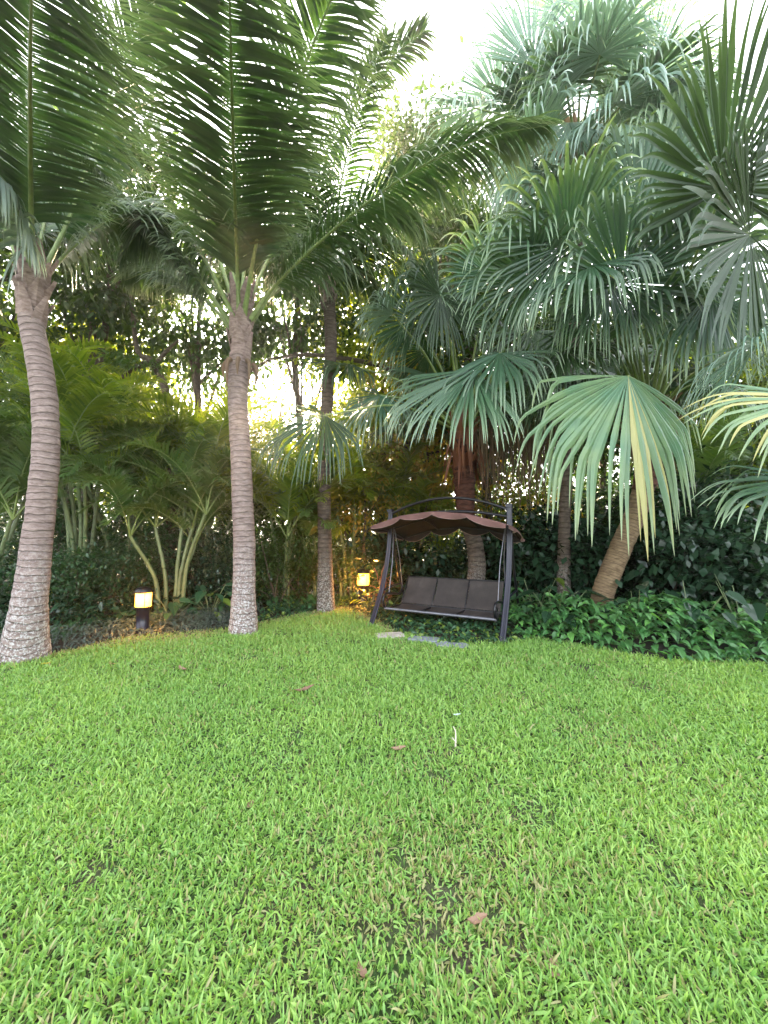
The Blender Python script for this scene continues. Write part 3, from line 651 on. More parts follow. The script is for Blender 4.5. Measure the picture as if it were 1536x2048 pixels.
areca(350, 7.4, 2.3, 7, 'arching areca clump behind the lit bollard lamp', 'arecagreen', L=.45, fl=2.1)
areca(-20, 6.9, 2.6, 6, 'deep green areca clump at the left edge behind the palm trunk', 'arecagreen')
areca(410, 8.8, 3.5, 7, 'backlit areca clump just left of the middle palm trunk', 'areca', L=.6, fl=2.5)
areca(570, 8.8, 2.7, 7, 'backlit areca clump between the two ringed palm trunks', 'areca', L=.55, fl=2.3)
areca(80, 9.0, 4.0, 6, 'tall areca clump highest behind the left trunk', 'arecagreen', L=.6, fl=2.6)
areca(270, 9.6, 4.0, 6, 'pale backlit areca clump farthest back on the left', 'areca', L=.6, fl=2.7)
areca(700, 9.4, 2.3, 6, 'backlit areca clump just right of the slender palm', 'areca', L=.5, fl=2.0)
areca(790, 10.4, 2.6, 6, 'areca clump in the gap left of the red brown fan palm', 'areca', L=.5, fl=2.1)
areca(500, 10.6, 2.6, 5, 'areca clump hidden mostly behind the middle trunk', 'arecagreen', L=.55, fl=2.4)
areca(255, 8.2, 2.9, 5, 'green areca clump in front of the pale one and behind the bollard lamp', 'arecagreen', fl=2.3)
areca(640, 9.2, 1.9, 5, 'low green areca clump behind the slender palm', 'arecagreen', L=.45, fl=1.9)
areca(1440, 8.0, 3.0, 5, 'areca clump at the right behind the leaning fan palm', 'arecagreen')

# ------------------------------------------------------------------ broadleaf trees
def tree_px(px, Y, h, rad, n, size, matn, label, **kw):
    b = at(px, HOR, Y); b[2] = 0; return broad_tree(b, h, rad, n, size, matn, label, **kw)
BT = 'trees behind the garden'
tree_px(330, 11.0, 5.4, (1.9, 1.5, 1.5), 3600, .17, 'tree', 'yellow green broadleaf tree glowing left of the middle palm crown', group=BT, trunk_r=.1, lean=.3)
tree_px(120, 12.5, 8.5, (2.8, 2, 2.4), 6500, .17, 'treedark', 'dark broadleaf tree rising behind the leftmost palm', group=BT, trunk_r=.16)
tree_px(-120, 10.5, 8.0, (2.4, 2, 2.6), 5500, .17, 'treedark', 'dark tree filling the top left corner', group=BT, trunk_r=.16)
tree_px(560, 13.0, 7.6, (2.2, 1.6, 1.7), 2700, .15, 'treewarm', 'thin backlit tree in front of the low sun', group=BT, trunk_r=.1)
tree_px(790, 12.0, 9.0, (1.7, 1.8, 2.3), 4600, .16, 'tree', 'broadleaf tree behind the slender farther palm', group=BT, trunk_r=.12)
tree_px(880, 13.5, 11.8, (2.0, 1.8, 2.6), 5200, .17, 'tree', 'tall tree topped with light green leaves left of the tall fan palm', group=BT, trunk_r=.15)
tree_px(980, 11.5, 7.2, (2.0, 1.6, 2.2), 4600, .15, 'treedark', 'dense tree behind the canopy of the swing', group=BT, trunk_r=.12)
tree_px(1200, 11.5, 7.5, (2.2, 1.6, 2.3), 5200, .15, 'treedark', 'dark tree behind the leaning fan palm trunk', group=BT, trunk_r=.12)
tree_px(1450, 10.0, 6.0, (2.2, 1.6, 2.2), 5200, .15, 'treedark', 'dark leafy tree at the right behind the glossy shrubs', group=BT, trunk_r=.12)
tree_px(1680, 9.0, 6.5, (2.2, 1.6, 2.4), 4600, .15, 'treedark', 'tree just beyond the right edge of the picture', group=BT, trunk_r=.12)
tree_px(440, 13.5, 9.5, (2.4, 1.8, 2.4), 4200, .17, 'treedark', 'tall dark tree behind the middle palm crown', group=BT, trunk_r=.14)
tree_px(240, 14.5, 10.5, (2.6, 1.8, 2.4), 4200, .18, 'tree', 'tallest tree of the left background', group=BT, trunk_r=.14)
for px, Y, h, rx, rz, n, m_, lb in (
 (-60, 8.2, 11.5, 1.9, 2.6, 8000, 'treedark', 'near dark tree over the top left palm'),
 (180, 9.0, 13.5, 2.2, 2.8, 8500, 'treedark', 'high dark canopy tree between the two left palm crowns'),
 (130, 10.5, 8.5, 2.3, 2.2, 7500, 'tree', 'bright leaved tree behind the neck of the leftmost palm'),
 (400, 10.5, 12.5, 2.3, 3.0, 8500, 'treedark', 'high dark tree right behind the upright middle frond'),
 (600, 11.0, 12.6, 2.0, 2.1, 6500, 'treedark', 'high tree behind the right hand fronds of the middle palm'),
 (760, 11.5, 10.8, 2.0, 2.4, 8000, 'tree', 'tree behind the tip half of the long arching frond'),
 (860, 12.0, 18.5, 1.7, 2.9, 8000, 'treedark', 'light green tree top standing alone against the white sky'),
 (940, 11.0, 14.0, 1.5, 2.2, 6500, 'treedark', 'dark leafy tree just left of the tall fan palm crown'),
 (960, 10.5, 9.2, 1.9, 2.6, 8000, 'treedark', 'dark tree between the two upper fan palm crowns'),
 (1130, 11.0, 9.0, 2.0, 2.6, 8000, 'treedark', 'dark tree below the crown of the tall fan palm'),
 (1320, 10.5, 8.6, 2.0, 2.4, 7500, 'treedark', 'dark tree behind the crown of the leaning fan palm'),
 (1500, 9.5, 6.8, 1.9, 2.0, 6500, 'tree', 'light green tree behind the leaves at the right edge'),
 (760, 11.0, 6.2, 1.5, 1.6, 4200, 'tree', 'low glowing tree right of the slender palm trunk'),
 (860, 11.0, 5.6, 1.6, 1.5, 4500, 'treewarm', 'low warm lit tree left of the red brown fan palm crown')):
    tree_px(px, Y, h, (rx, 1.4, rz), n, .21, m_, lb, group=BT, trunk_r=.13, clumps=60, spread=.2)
# slender stems between third palm and tall fan palm
for k, (px, Y, h) in enumerate(((715, 9.6, 3.4), (745, 9.0, 3.6), (790, 10.2, 3.2), (830, 9.4, 3.0), (980, 9.6, 3.4), (1010, 10.4, 3.2), (1045, 9.4, 3.6), (1090, 9.8, 3.3), (600, 9.8, 3.2), (690, 10.6, 3.4), (870, 10.8, 3.1), (1175, 9.6, 3.3))):
    tree_px(px, Y, h, (.8, .7, .8), 900, .11, ('tree', 'treewarm', 'treedark')[k % 3], 'slender young tree in the thicket behind the swing', group='slender trees in the thicket', trunk_r=.05, name='slender_tree', clumps=14, lean=rng.normal(0, .25), limbs=5)
# the bare dark curved branch tree on the left
b = at(335, HOR, 8.6); b[2] = 0; t = thing('crooked_tree', 'crooked dark bare limbed tree standing left of the middle palm', 'tree', b)
mb = MB(); mb.tube(spline([b - Z * .1, at(345, 960, 8.6), at(335, 800, 8.6), at(305, 725, 8.6), at(275, 700, 8.6), at(262, 590, 8.6)], 40), np.linspace(.13, .04, 40), 8)
mb.tube(spline([at(310, 730, 8.6), at(335, 700, 8.5), at(358, 680, 8.5)], 10), np.linspace(.06, .02, 10), 6)
mb.tube(spline([at(300, 722, 8.6), at(255, 745, 8.6), at(235, 770, 8.5)], 10), np.linspace(.08, .02, 10), 6); mb.build('trunk', 'bark', t)
mb, _c = crown_leaves(at(270, 740, 8.6), (.6, .4, .4), 500, .14, 10); mb.build('crown', 'arecagreen', t)
b = at(800, HOR, 10.0); b[2] = 0; t = thing('arching_tree', 'tree whose long reddish limb crosses the bright gap beside the middle palm', 'tree', b)
mb = MB(); mb.tube(spline([b - Z * .1, at(810, 950, 10), at(820, 780, 10), at(780, 735, 10)], 30), np.linspace(.12, .06, 30), 8)
mb.tube(spline([at(820, 780, 10), at(770, 735, 10), at(650, 712, 10), at(580, 712, 10), at(530, 724, 10), at(480, 760, 10)], 30), np.linspace(.08, .02, 30), 6); mb.build('trunk', 'bark', t)
mb, _c = crown_leaves(at(800, 760, 10), (.9, .6, .5), 900, .12, 14); mb.build('crown', 'treewarm', t)

# far thicket: one mass that closes the view low down
mb = MB(); n = 42000; x = rng.uniform(-19, 19, n); y = rng.uniform(15.5, 18, n)
zt = 3.6 + 3.4 * vnoise(x + 30, y * 0 + 5, .35, 21) + 1.2 * vnoise(x + 30, y * 0 + 5, 1.4, 22); z = rng.random(n) ** 1.7 * zt
leaves(mb, np.stack([x, y, z], 1), rdir(n, -.3), rng.uniform(.2, .4, n), .6, K=3); tag(mb.build('far_thicket', 'treedark'), 'distant mass of backlit foliage closing the view between trunks', 'thicket', kind='stuff')

# ------------------------------------------------------------------ shrubs and plants
def shrub(px, Y, h, rad, n, size, matn, label, name='shrub', ratio=.5, group='shrubs of the planting bed', cat='shrub', clumps=26):
    b = at(px, HOR, Y); b[2] = 0; t = thing(name, label, cat, b, group)
    c = b + Z * h * .52; mb, cc = crown_leaves(c, (rad, rad * .7, h * .5), n, size, clumps, .26, ratio, zb=.1, hollow=.1)
    for arr in mb.v: arr[:, 2] = np.maximum(arr[:, 2], .02)
    mb.build('foliage', matn, t)
    s = MB()
    for c_ in cc[:9]:
        f = b + np.array([rng.normal(0, .08), rng.normal(0, .08), -.03]); s.tube(spline([f, (f + c_) / 2 + Z * .1, c_], 7), np.linspace(.022, .006, 7), 5, cap=False)
    s.build('stem', 'bark', t)
shrub(150, 6.9, 1.5, .95, 4200, .075, 'shrub', 'dark small leaved shrub right of the leftmost trunk')
shrub(235, 7.3, 1.35, .85, 3600, .075, 'shrub', 'small leaved shrub behind the lit bollard lamp')
shrub(-30, 6.4, 1.5, .9, 3200, .08, 'shrub', 'dark shrub at the left edge behind the flared palm base')
shrub(30, 7.8, 1.9, 1.2, 3600, .09, 'shrub', 'taller shrub behind the leftmost palm trunk')
shrub(410, 8.2, 1.6, 1.0, 3200, .09, 'glossy', 'dark glossy shrub just left of the middle trunk')
shrub(550, 8.3, 1.8, .9, 3600, .07, 'treedark', 'fine dark shrub right of the middle trunk')
shrub(600, 9.0, 1.6, 1.0, 3400, .07, 'treedark', 'fine dark shrub left of the slender farther palm')
shrub(710, 9.3, 1.3, .9, 2600, .08, 'shrub', 'low dark shrub behind the half hidden garden lamp')
shrub(800, 8.9, 1.5, 1.0, 2600, .19, 'glossy', 'dark shrub behind the left end of the swing')
shrub(900, 9.6, 1.6, 1.1, 2800, .10, 'shrub', 'shrub seen through the swing frame under its canopy')
shrub(1000, 9.0, 1.7, 1.0, 3000, .19, 'glossy', 'dark shrub behind the right end of the swing')
shrub(1090, 8.0, 1.8, .9, 2600, .19, 'glossy', 'large leaved dark shrub just right of the swing')
shrub(1160, 7.8, 1.7, .8, 2400, .19, 'glossy', 'dark shrub behind the foot of the leaning fan palm')
shrub(1350, 6.9, 2.3, .95, 3400, .19, 'glossy', 'glossy shrub with catching highlights right of the leaning trunk')
shrub(1460, 6.6, 2.1, .9, 3200, .19, 'glossy', 'glossy dark shrub farther right under the pale leaf tips')
shrub(1560, 6.0, 1.7, .9, 3000, .12, 'shrub', 'lighter green shrub at the right edge')
shrub(1270, 8.2, 2.0, 1.0, 2800, .12, 'shrub', 'dark green shrub behind the leaning trunk')
shrub(330, 9.4, 2.2, 1.3, 3600, .10, 'shrub', 'tall background shrub above the lit bollard lamp')
shrub(180, 9.2, 2.2, 1.4, 3600, .10, 'treedark', 'tall background shrub between the two left palm trunks')
shrub(480, 10.4, 2.0, 1.4, 3600, .10, 'treedark', 'background shrub hidden mostly by the middle trunk')
shrub(1120, 10.6, 2.4, 1.6, 3800, .11, 'treedark', 'background shrub between the tall and the leaning fan palms')
shrub(760, 11.0, 2.0, 1.5, 3600, .10, 'tree', 'backlit background shrub left of the red brown fan palm')

for a in (
 (120, 8.3, 2.6, 1.2, 5200, .10, 'shrub', 'tall dense shrub between the left trunk and the crooked tree'),
 (300, 8.6, 2.5, 1.2, 5200, .10, 'shrub', 'tall dense dark shrub far behind the lit bollard lamp'),
 (440, 9.0, 2.5, 1.1, 4600, .10, 'shrub', 'tall dense shrub left of the middle trunk'),
 (560, 9.3, 2.3, 1.1, 4600, .10, 'treedark', 'tall dense shrub right of the middle trunk'),
 (690, 9.9, 1.8, 1.1, 3600, .11, 'treedark', 'tall shrub right of the slender trunk'),
 (830, 10.0, 1.7, 1.2, 3600, .12, 'treedark', 'tall shrub behind the swing canopy on its left'),
 (1010, 9.8, 1.9, 1.2, 4200, .12, 'shrub', 'tall dark shrub behind the swing canopy on its right'),
 (1110, 8.8, 2.3, 1.0, 4200, .19, 'glossy', 'tall glossy shrub beside the tall fan palm trunk'),
 (1240, 8.8, 2.6, 1.2, 4600, .19, 'glossy', 'tall dark shrub behind the leaning fan palm'),
 (1400, 8.2, 3.0, 1.2, 4600, .19, 'glossy', 'tallest dark shrub of the right bed'),
 (1530, 7.6, 2.8, 1.2, 4200, .12, 'shrub', 'tall green shrub behind the right edge')): shrub(*a, clumps=44)
def bigplant(px, py, h, nl, size, matn, label, ratio=.55, name='broadleaf_plant', Y=None, group='large leaved plants'):
    b = gd(px, py) if Y is None else np.array([*at(px, HOR, Y)[:2], 0]); t = thing(name, label, 'plant', b, group); mb = MB(); s = MB()
    for i in range(nl):
        a = i * 2.4 + rng.normal(0, .3); e = rng.uniform(.35, 1.35); L_ = h * rng.uniform(.55, 1.0)
        d = np.array([math.cos(a) * math.cos(e), math.sin(a) * math.cos(e), math.sin(e)]); tp = b + d * L_
        s.tube(spline([b + d * .02, b + d * L_ * .5 + Z * .05, tp], 6), np.linspace(.009, .005, 6), 5, m=0, cap=False)
        dd = nrm(np.array([math.cos(a), math.sin(a), rng.uniform(-.2, .5)]))[None]
        leaves(mb, tp[None], dd, size * rng.uniform(.7, 1.15), ratio, K=5, fold=.35, droop=rng.uniform(.2, .8), heart=True)
    mb.build('foliage', matn, t); s.build('stem', 'stem', t)
for a in (
 (1075, 1250, .95, 14, .34, 'bigleaf', 'large leaved plant right of the swing leg'),
 (1112, 1262, .95, 14, .36, 'glossy', 'dark large leaved plant between the swing and the leaning trunk'),
 (1150, 1240, .6, 12, .32, 'bigleaf', 'large leaved plant touching the foot of the leaning trunk'),
 (1275, 1278, .95, 14, .36, 'glossy', 'dark broad leaved plant right of the leaning trunk foot'),
 (1385, 1285, .95, 13, .34, 'glossy', 'dark broad leaved plant in the middle of the right bed'),
 (1490, 1290, 1.05, 15, .38, 'glossy', 'broad leaved plant at the right edge of the bed'),
 (780, 1224, .55, 12, .28, 'bigleaf', 'broad leaved plant behind the left end of the swing bench'),
 (860, 1218, .8, 13, .30, 'bigleaf', 'broad leaved plant seen through the swing above the backrest'),
 (910, 1212, .95, 14, .32, 'glossy', 'dark broad leaved plant behind the middle of the backrest'),
 (1010, 1220, 1.0, 14, .34, 'bigleaf', 'broad leaved plant behind the right end of the backrest'),
 (345, 1248, .65, 13, .32, 'bigleaf', 'broad leaved plant right of the lit bollard lamp'),
 (420, 1238, .7, 14, .34, 'bigleaf', 'dark broad leaved plant just left of the middle trunk'),
 (240, 1246, .5, 9, .26, 'bigleaf', 'small broad leaved plant left of the lit bollard lamp'),
 (385, 1225, .95, 14, .40, 'glossy', 'tall dark broad leaved plant farther behind the bollard lamp'),
 (740, 1224, .5, 10, .22, 'limeleaf', 'lamp lit yellow green plant beside the half hidden garden lamp'),
 (1070, 1212, 1.5, 15, .42, 'glossy', 'tall dark plant behind the right swing post'),
 (610, 1205, .6, 14, .26, 'bigleaf', 'low broad leaved plant left of the slender farther palm'),
): bigplant(*a)
bigplant(35, 0, 1.9, 10, .55, 'yellowleaf', 'plant with yellow leaves behind the leftmost trunk', ratio=.22, Y=7.6)
# banana-like dark broad leaf left of centre
bigplant(175, 0, 2.6, 7, 1.1, 'arecagreen', 'large dark paddle leaved plant right of the leftmost trunk', ratio=.3, Y=7.9)
# red brown dry fronds by the small lamp
b = gd(765, 1222); t = thing('dry_bromeliad', 'reddish brown dry spiky plant left of the swing leg by the lamp', 'plant', b); mb = MB(); n = 90
a = rng.uniform(0, 6.28, n); e = rng.uniform(.2, 1.5, n)
leaves(mb, np.tile(b + Z * .3, (n, 1)) + rng.normal(0, .06, (n, 3)) * [1, 1, 4], np.stack([np.cos(a) * np.cos(e), np.sin(a) * np.cos(e), np.sin(e)], 1), rng.uniform(.3, .6, n), .05, K=4, droop=.6); mb.build('foliage', 'redfib', t)
mb = MB(); mb.tube(spline([b - Z * .02, b + Z * .4, b + Z * .75], 6), np.linspace(.05, .03, 6), 7); mb.build('stem', 'fibre', t)

# ferns right of the middle trunk
for k, (px, py, s, lb) in enumerate(((545, 1215, .6, 'fern nearest the middle trunk on its right'), (585, 1208, .55, 'fern between the middle and the slender trunk'), (530, 1192, .75, 'taller fern behind the others right of the middle trunk'), (622, 1216, .45, 'small fern touching the slender trunk'), (440, 1232, .5, 'fern left of the middle trunk base'), (310, 1248, .4, 'small fern beside the bollard lamp'))):
    b = gd(px, py); t = thing('fern', lb, 'fern', b, 'ferns at the lawn edge'); mb = MB()
    for i in range(13):
        pinnate(mb, arch(b, i * 137.5, rng.uniform(35, 75), s * rng.uniform(.8, 1.2), 1.3), L=.10 * s / .5, n=22, wid=.012, vee=0, grav=.2, theta=(75, 50), r0=.005, start=.1, K=3, mr=0)
    mb.build('foliage', 'fern', t)

# ground covers
def cover(name, label, x0, x1, dep, dens, size, ratio, matn, hmax, heart, seed, zb=.5, fold=.3, cond=None):
    n = int(dens * (x1 - x0) * dep); x = rng.uniform(x0, x1, n); off = rng.uniform(-.05, dep, n); y = border(x) + off
    h = hmax * (.25 + .75 * np.clip(off / .5, 0, 1)) * (.6 + .6 * vnoise(x + 30, y, 1.7, seed)); z = .02 + rng.random(n) ** .6 * h
    k = np.ones(n, bool) if cond is None else cond(x, y); x, y, z = x[k], y[k], z[k]; n = len(x)
    az = rng.normal(-1.57, 1.3, n); e = rng.normal(zb, .35, n)
    d = np.stack([np.cos(az) * np.cos(e), np.sin(az) * np.cos(e), np.sin(e)], 1); mb = MB()
    leaves(mb, np.stack([x, y, z], 1), d, size * rng.uniform(.6, 1.25, n), ratio, K=5 if heart else 4, fold=fold, droop=.7, heart=heart, up=(0, 0, 1))
    for arr in mb.v: arr[:, 2] = np.maximum(arr[:, 2], .008)
    tag(mb.build(name, matn), label, 'ground cover', kind='stuff')
xR = gd(1040, 1280)[0]
cover('arrowhead_vine', 'mid green arrowhead leaved ground cover along the right lawn edge', xR, 7.5, 2.0, 310, .17, .5, 'syn', .58, True, 31)
cover('spiderwort', 'greyish purple narrow leaved ground cover left of the middle trunk', gd(60, 1310)[0], gd(470, 1256)[0], 1.3, 900, .13, .2, 'purple', .24, False, 32, zb=.6)
cover('creeping_plant', 'low green ground cover around the slender trunk and the swing', gd(500, 1250)[0], xR, 2.2, 420, .11, .5, 'bigleaf', .15, True, 33)
cover('edge_plants', 'dark low plants at the left edge behind the flared trunk', -7.5, gd(60, 1310)[0], 1.5, 420, .12, .35, 'shrub', .35, False, 34)
cover('undergrowth', 'dark mixed undergrowth deep in the planting bed', -8, 8, 6, 110, .2, .5, 'glossy', .5, True, 35, cond=lambda x, y: (y > border(x) + 1.2) & (np.hypot(x - RF[0] + .7, y - RF[1] - 1.3) > 1.45))

# ------------------------------------------------------------------ garden swing
ang = R(-30); U = np.array([math.cos(ang), math.sin(ang), 0]); Nb = np.array([-math.sin(ang), math.cos(ang), 0])
O = RF - U * 1.11 + Nb * .72
def sw(a, b, z): return O + U * a + Nb * b + Z * z
SW = thing('garden_swing', 'black metal three seat garden swing with maroon scalloped canopy', 'garden swing', O)
def leg(sgn):
    a0 = 1.11 * sgn
    mb = MB()
    for off in (-.028, .028):
        P = spline([sw(a0 + off, -.74, .0), sw(a0 + off, -.56, .25), sw(a0 + off, -.34, .62), sw(a0 + off, -.16, 1.05), sw(a0 + off, -.06, 1.5), sw(a0 + off, -.02, 2.03)], 30)
        mb.tube(P, .021, 8)
    P = spline([sw(a0, -.74, .0), sw(a0, -.56, .25), sw(a0, -.34, .62), sw(a0, -.16, 1.05), sw(a0, -.06, 1.5), sw(a0, -.02, 2.04)], 30)
    mb.tube(P, .03, 4, flat=U, squash=(.8, 1.3)); mb.build('front_post', 'navy', SW)
    mb = MB(); mb.tube(spline([sw(a0, .84, .0), sw(a0, .62, .22), sw(a0, .42, .6), sw(a0, .24, 1.0), sw(a0, .06, 1.62)], 24), .022, 8); mb.build('rear_post', 'black', SW)
    mb = MB(); mb.tube(spline([sw(a0, -.38, .55), sw(a0, 0, .60), sw(a0, .40, .62)], 8), .016, 6)
    mb.build('side_brace', 'navy', SW)
    mb = MB(); mb.box(sw(a0, -.02, 2.045), .1, .1, .05, ax=(U, Nb, Z)); mb.build('post_cap', 'navy', SW)
for s in (-1, 1): leg(s)
mb = MB()
for bb, zz, h in ((-.02, 1.97, .26), (.02, 1.86, .13)):
    xs = np.linspace(-1.11, 1.11, 26); mb.tube([sw(x, bb, zz + h * (1 - (x / 1.11) ** 2)) for x in xs], .024, 8)
mb.build('top_rail', 'black', SW)
# canopy: domed fabric with thickness, then a scalloped valance on all four sides
def canopy():
    na, nb = 33, 13; A0, A1, B0, B1 = -1.15, 1.19, -.64, .64
    def cz(a, b): 
        sag = .018 * abs(math.sin((a + 1.1) / 2.2 * math.pi * 4))
        return 1.63 + .22 * (1 - (a / 1.15) ** 2) + .06 * (1 - (b / .64) ** 2) - sag * .6 - .10 * b / .64
    V = np.array([[sw(A0 + (A1 - A0) * i / (na - 1), B0 + (B1 - B0) * j / (nb - 1), cz(A0 + (A1 - A0) * i / (na - 1), B0 + (B1 - B0) * j / (nb - 1))) for j in range(nb)] for i in range(na)])
    idx = np.arange(na * nb).reshape(na, nb); q = np.stack([idx[:-1, :-1], idx[1:, :-1], idx[1:, 1:], idx[:-1, 1:]], -1)
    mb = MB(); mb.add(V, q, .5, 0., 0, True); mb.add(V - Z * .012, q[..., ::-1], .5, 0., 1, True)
    c = mb.build('canopy', ['canopy', 'underside_shade'], SW)
    v = MB(); pp = MB()
    def side(f, n, ns, outv, dp=.06):
        top, bot, ctr = [], [], []
        for i in range(n + 1):
            t = i / n; p = f(t); sc = abs(math.sin(t * ns * math.pi)) ** .7
            d = .045 + dp * sc
            o_ = outv * (.035 * math.sin(t * ns * math.pi * 2) + .03)
            top.append(p + outv * .004); ctr.append(p + outv * .015 + o_ * .5 - Z * d * .5); bot.append(p + o_ - Z * d)
        G = np.array([top, ctr, bot]).transpose(1, 0, 2); idx = np.arange(G.shape[0] * 3).reshape(-1, 3)
        q = np.stack([idx[:-1, :-1], idx[1:, :-1], idx[1:, 1:], idx[:-1, 1:]], -1)
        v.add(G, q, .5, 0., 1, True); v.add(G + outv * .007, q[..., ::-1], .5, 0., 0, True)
        pp.tube(np.array(bot) + outv * .003, .006, 5, cap=False)
    side(lambda t: sw(A0 + (A1 - A0) * t, B0, cz(A0 + (A1 - A0) * t, B0)), 96, 4, -Nb)
    side(lambda t: sw(A0 + (A1 - A0) * t, B1, cz(A0 + (A1 - A0) * t, B1)), 96, 4, Nb, .11)
    side(lambda t: sw(A1, B0 + (B1 - B0) * t, cz(A1, B0 + (B1 - B0) * t)), 48, 2, U)
    side(lambda t: sw(A0, B0 + (B1 - B0) * t, cz(A0, B0 + (B1 - B0) * t)), 48, 2, -U)
    vo = v.build('valance', ['canopy', 'underside_shade'], c); pp.build('piping', 'piping', c)
    fr = MB()
    for b in (-.63, 0, .63): fr.tube([sw(a, b, cz(a, b) - .03) for a in np.linspace(-1.08, 1.08, 20)], .012, 6)
    for a in (-1.15, -.4, .4, 1.10): fr.tube([sw(a, b, cz(a, b) - .034) for b in np.linspace(-.62, .62, 10)], .011, 6)
    fr.build('canopy_frame', 'black', SW)
canopy()
# bench
def bench():
    sa = .95; bz = .275; fb = -.46; rb = .12
    bt = (.42, .76)   # backrest top (b, z)
    mb = MB()
    n = 12
    for k in range(3):
        a0, a1 = -sa + .012 + k * .62, -sa + (k + 1) * .62 - .012
        G = np.array([[sw(a0 + (a1 - a0) * i / 6, fb + .02 + (rb - fb - .02) * j / 8, bz - .035 * math.sin(math.pi * j / 8)) for j in range(9)] for i in range(7)])
        idx = np.arange(63).reshape(7, 9); q = np.stack([idx[:-1, :-1], idx[1:, :-1], idx[1:, 1:], idx[:-1, 1:]], -1)
        m2 = MB(); m2.add(G, q, .5, 0., 0, True); m2.add(G - Z * .008, q[..., ::-1], .5, 0., 0, True); m2.build('seat_sling', 'sling', SW)
        G = np.array([[sw(a0 + (a1 - a0) * i / 6, rb + (bt[0] - rb) * j / 8 + .03 * math.sin(math.pi * j / 8), bz + .02 + (bt[1] - bz - .02) * j / 8) for j in range(9)] for i in range(7)])
        m2 = MB(); m2.add(G, q, .5, 0., 0, True); m2.add(G + Nb * .008, q[..., ::-1], .5, 0., 0, True); m2.build('back_sling', 'sling', SW)
    for a in (-sa, -sa + .62, -sa + 1.24, sa):
        mb.tube(spline([sw(a, fb, bz), sw(a, rb, bz - .01), sw(a, rb + .02, bz + .05), sw(a, bt[0], bt[1])], 16), .013, 6)
    mb.tube([sw(-sa, bt[0], bt[1]), sw(0, bt[0], bt[1]), sw(sa, bt[0], bt[1])], .014, 8)
    mb.tube([sw(-sa, rb, bz), sw(sa, rb, bz)], .016, 8); mb.build('bench_frame', 'black', SW)
    mb = MB(); mb.tube([sw(-sa - .03, fb - .01, bz), sw(0, fb - .01, bz), sw(sa + .03, fb - .01, bz)], .024, 10, flat=None); mb.build('front_rail', 'steel', SW)
    for s in (-1, 1):
        a = s * (sa + .02)
        mb = MB(); mb.tube(spline([sw(a, fb + .05, bz - .02), sw(a, fb - .06, bz + .06), sw(a, fb - .08, bz + .18), sw(a, fb + .02, bz + .25), sw(a, -.15, bz + .22), sw(a, .02, bz + .19), sw(a, .14, bz + .24), sw(a, .2, bz + .32)], 36), .021, 8)
        mb.tube(spline([sw(a, fb + .02, bz + .02), sw(a, fb + .10, bz + .09), sw(a, fb + .06, bz + .17), sw(a, fb - .0, bz + .13)], 16), .011, 6)
        mb.build('armrest', 'black', SW)
        for b0, b1, z1, z0 in ((-.02, -.34, 1.72, bz + .22), (.0, .2, 1.72, bz + .3)):
            mb = MB(); mb.tube([sw(s * 1.04, b0, z1), sw(a + s * .01, (b0 + b1) / 2, (z0 + z1) / 2), sw(a, b1, z0)], .008, 6); mb.build('hanger', 'steel', SW)
bench()

# ------------------------------------------------------------------ stepping stones
def stone(px, py, sx, sy, rot, matn, label):
    c = gd(px, py); t = MB(); n = 16
    th = np.linspace(0, 2 * np.pi, n, endpoint=False); rr = rng.uniform(.88, 1.06, n)
    sq = 1 / np.maximum(np.abs(np.cos(th)), np.abs(np.sin(th))) ** .7
    x = np.cos(th) * rr * sq * sx; y = np.sin(th) * rr * sq * sy; cr, sr = math.cos(rot), math.sin(rot)
    ring = lambda k, z: np.stack([c[0] + (x * cr - y * sr) * k, c[1] + (x * sr + y * cr) * k, np.full(n, z)], 1)
    V = np.array([ring(1, -.02), ring(1, .03), ring(.95, .04), ring(.5, .043), ring(.02, .042)])
    idx = np.arange(5 * n).reshape(5, n); j = np.roll(idx, -1, 1); t.add(V, np.stack([idx[:-1], j[:-1], j[1:], idx[1:]], -1), .5, 0., 0, False)
    tag(t.build('stepping_stone', matn), label, 'stepping stone', 'stepping stones in front of the swing')
stone(780, 1274, .24, .15, .2, 'palestone', 'pale beige stepping stone, the left one before the swing')
stone(848, 1282, .24, .13, -.3, 'slate', 'grey slate stepping stone between the pale one and the last')
stone(905, 1294, .22, .13, -.3, 'slate', 'bluish slate stepping stone, the right one before the swing')

# ------------------------------------------------------------------ garden lamps
def bollard(loc, label, power, s=1.0):
    t = thing('bollard_lamp', label, 'garden lamp', loc, 'lit bollard lamps'); L0 = np.asarray(loc, float)
    mb = MB(); mb.lathe(L0, [(.0, 0), (.12 * s, 0), (.12 * s, .03), (.095 * s, .035), (.092 * s, .40 * s), (.105 * s, .405 * s), (.105 * s, .42 * s), (0, .42 * s)]); mb.build('post', 'navy', t)
    mb = MB(); mb.lathe(L0, [(0, .423 * s), (.112 * s, .423 * s), (.112 * s, .64 * s), (0, .64 * s)]); mb.build('lamp_glass', 'glow', t)
    mb = MB(); mb.lathe(L0, [(0, .643 * s), (.135 * s, .643 * s), (.135 * s, .665 * s), (.10 * s, .715 * s), (.04 * s, .735 * s), (0, .738 * s)]); mb.build('cap', 'black', t)
    mb = MB()
    for k in range(4):
        a = k * math.pi / 2 + .7; p = L0 + np.array([math.cos(a), math.sin(a), 0]) * .119 * s
        mb.tube([p + Z * .42 * s, p + Z * .645 * s], .004 * s, 5)
    mb.build('guard_bars', 'black', t)
    ld = bpy.data.lights.new('lamp_light', 'POINT'); ld.energy = power; ld.color = (1, .42, .08); ld.shadow_soft_size = .16 * s
    lo = bpy.data.objects.new('lamp_light', ld); C.objects.link(lo); lo.parent = t; lo.location = (0, 0, .53 * s)
    return t
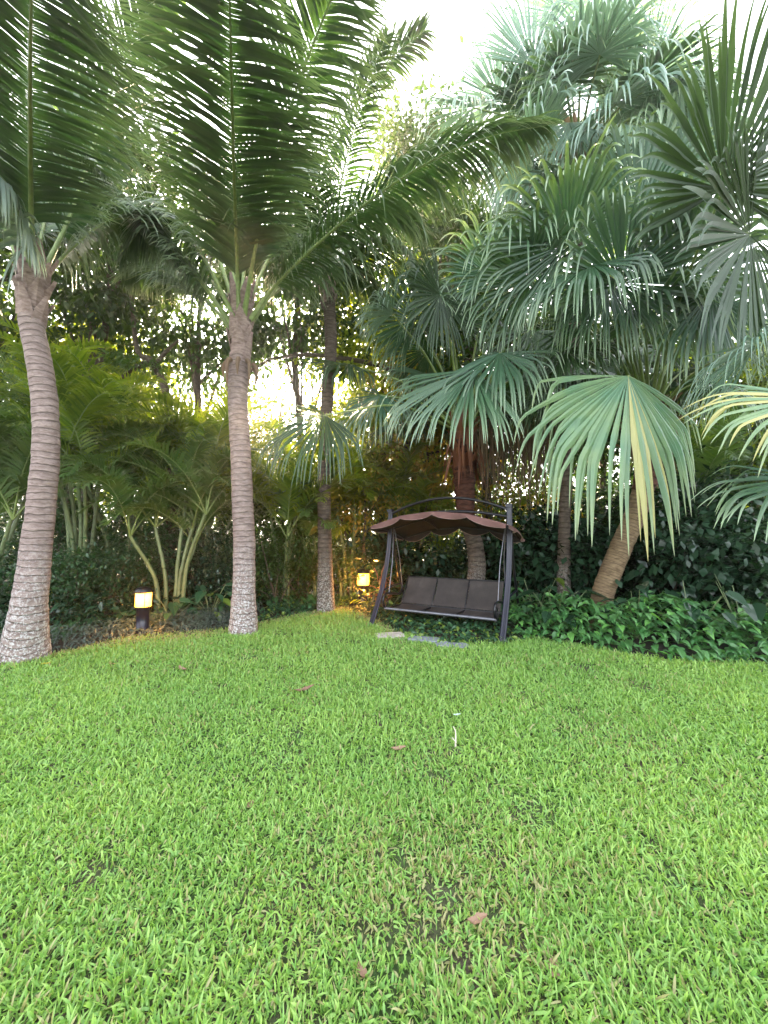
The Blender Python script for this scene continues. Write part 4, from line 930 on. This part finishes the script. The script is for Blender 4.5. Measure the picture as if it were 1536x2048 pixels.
b1 = gd(284, 1266); bollard(b1, 'lit bollard lamp with dark post in the left bed between two trunks', 20)
b2 = gd(726, 1214); bollard((b2[0], b2[1], 0), 'lit garden lamp half hidden by leaves left of the swing', 90, 1.15)

hz = MB(); hz.box((0, 8, 8.5), 44, 26, 19.2)
hm = bpy.data.materials.new('haze_air'); hm.use_nodes = True; hn = hm.node_tree.nodes; hn.remove(hn['Principled BSDF'])
pv = hn.new('ShaderNodeVolumePrincipled'); pv.inputs['Color'].default_value = (.98, .90, .82, 1); pv.inputs['Density'].default_value = .0026; pv.inputs['Anisotropy'].default_value = .82
hm.node_tree.links.new(pv.outputs[0], hn['Material Output'].inputs['Volume']); M['haze'] = hm
tag(hz.build('haze', 'haze'), kind='stuff')
# ------------------------------------------------------------------ litter on the lawn
def litter(px, py, L_, wd, rot, matn, name, label, cat, z=.045, curl=.35, grp=None):
    c = gd(px, py); d = np.array([math.cos(rot), math.sin(rot), 0]); s = np.array([-d[1], d[0], 0]); K = 9; k = np.linspace(-1, 1, K)
    P = np.array([c + d * L_ * .5 * t + Z * (z + curl * L_ * .25 * t * t) + s * wd * .15 * math.sin(3 * t) for t in k])
    pr = np.clip(1 - np.abs(k) ** 2.2, .03, 1) * (1 + .2 * np.sin(k * 9)); Wv = s[None] * (wd * .5 * pr)[:, None]
    mb = MB(); mb.strips(P[None], Wv[None], (np.tile(Z, (K, 1)) * (-wd * .15 * pr)[:, None])[None], r=[rng.random()])
    mb.strips(P[None] - Z * .002, Wv[None], (np.tile(Z, (K, 1)) * (-wd * .15 * pr)[:, None])[None], r=[rng.random()])
    tag(mb.build(name, matn), label, cat, grp)
DL = 'fallen leaves on the lawn'
litter(608, 1387, .22, .07, .6, 'deadleaf', 'fallen_leaf', 'curled brown dry leaf in the lawn right of the middle trunk', 'leaf', grp=DL)
litter(797, 1509, .11, .045, .1, 'deadleaf', 'fallen_leaf', 'small tan leaf in the middle of the lawn', 'leaf', grp=DL)
litter(955, 1862, .085, .035, .2, 'deadleaf', 'fallen_leaf', 'pale pinkish tan leaf near the bottom of the picture', 'leaf', grp=DL)
litter(500, 1617, .07, .04, 1.2, 'deadleaf', 'fallen_leaf', 'tiny brown leaf in the left middle of the lawn', 'leaf', grp=DL, z=.02)
litter(365, 1345, .2, .05, 2.4, 'deadleaf', 'fallen_leaf', 'dry leaf on the worn grass below the bollard lamp', 'leaf', grp=DL)
litter(92, 1334, .1, .05, .3, 'yellowleaf', 'fallen_leaf', 'fallen yellow leaf right of the flared palm base', 'leaf', grp=DL)
litter(724, 1952, .06, .03, 1.8, 'deadleaf', 'fallen_leaf', 'small grey brown leaf at the bottom of the picture', 'leaf', grp=DL, z=.02)
litter(1108, 1950, .07, .045, .9, 'deadleaf', 'fallen_leaf', 'brown leaf at the bottom right of the lawn', 'leaf', grp=DL, z=.02)
litter(790, 1778, .10, .05, .9, 'deadleaf', 'fallen_leaf', 'dark brown leaf in the worn patch of lawn', 'leaf', grp=DL, z=.012)
litter(1440, 1582, .10, .05, .3, 'deadleaf', 'fallen_leaf', 'brown leaf at the right of the lawn', 'leaf', grp=DL, z=.02)
p = gd(911, 1500); mb = MB(); mb.tube(spline([p + Z * .02, p + np.array([.012, .05, .05]), p + np.array([.018, .10, .085]), p + np.array([.008, .13, .10])], 12), np.linspace(.007, .003, 12), 6)
mb.tube(spline([p + np.array([.008, .03, .04]), p + np.array([-.015, .05, .06])], 5), .004, 5)
tag(mb.build('twig', 'paleleaf'), 'bleached pale twig sticking up from the lawn', 'twig')
litter(914, 1440, .07, .025, .1, 'blueish', 'petal', 'pale bluish scrap lying on the grass beyond the twig', 'petal', z=.045)
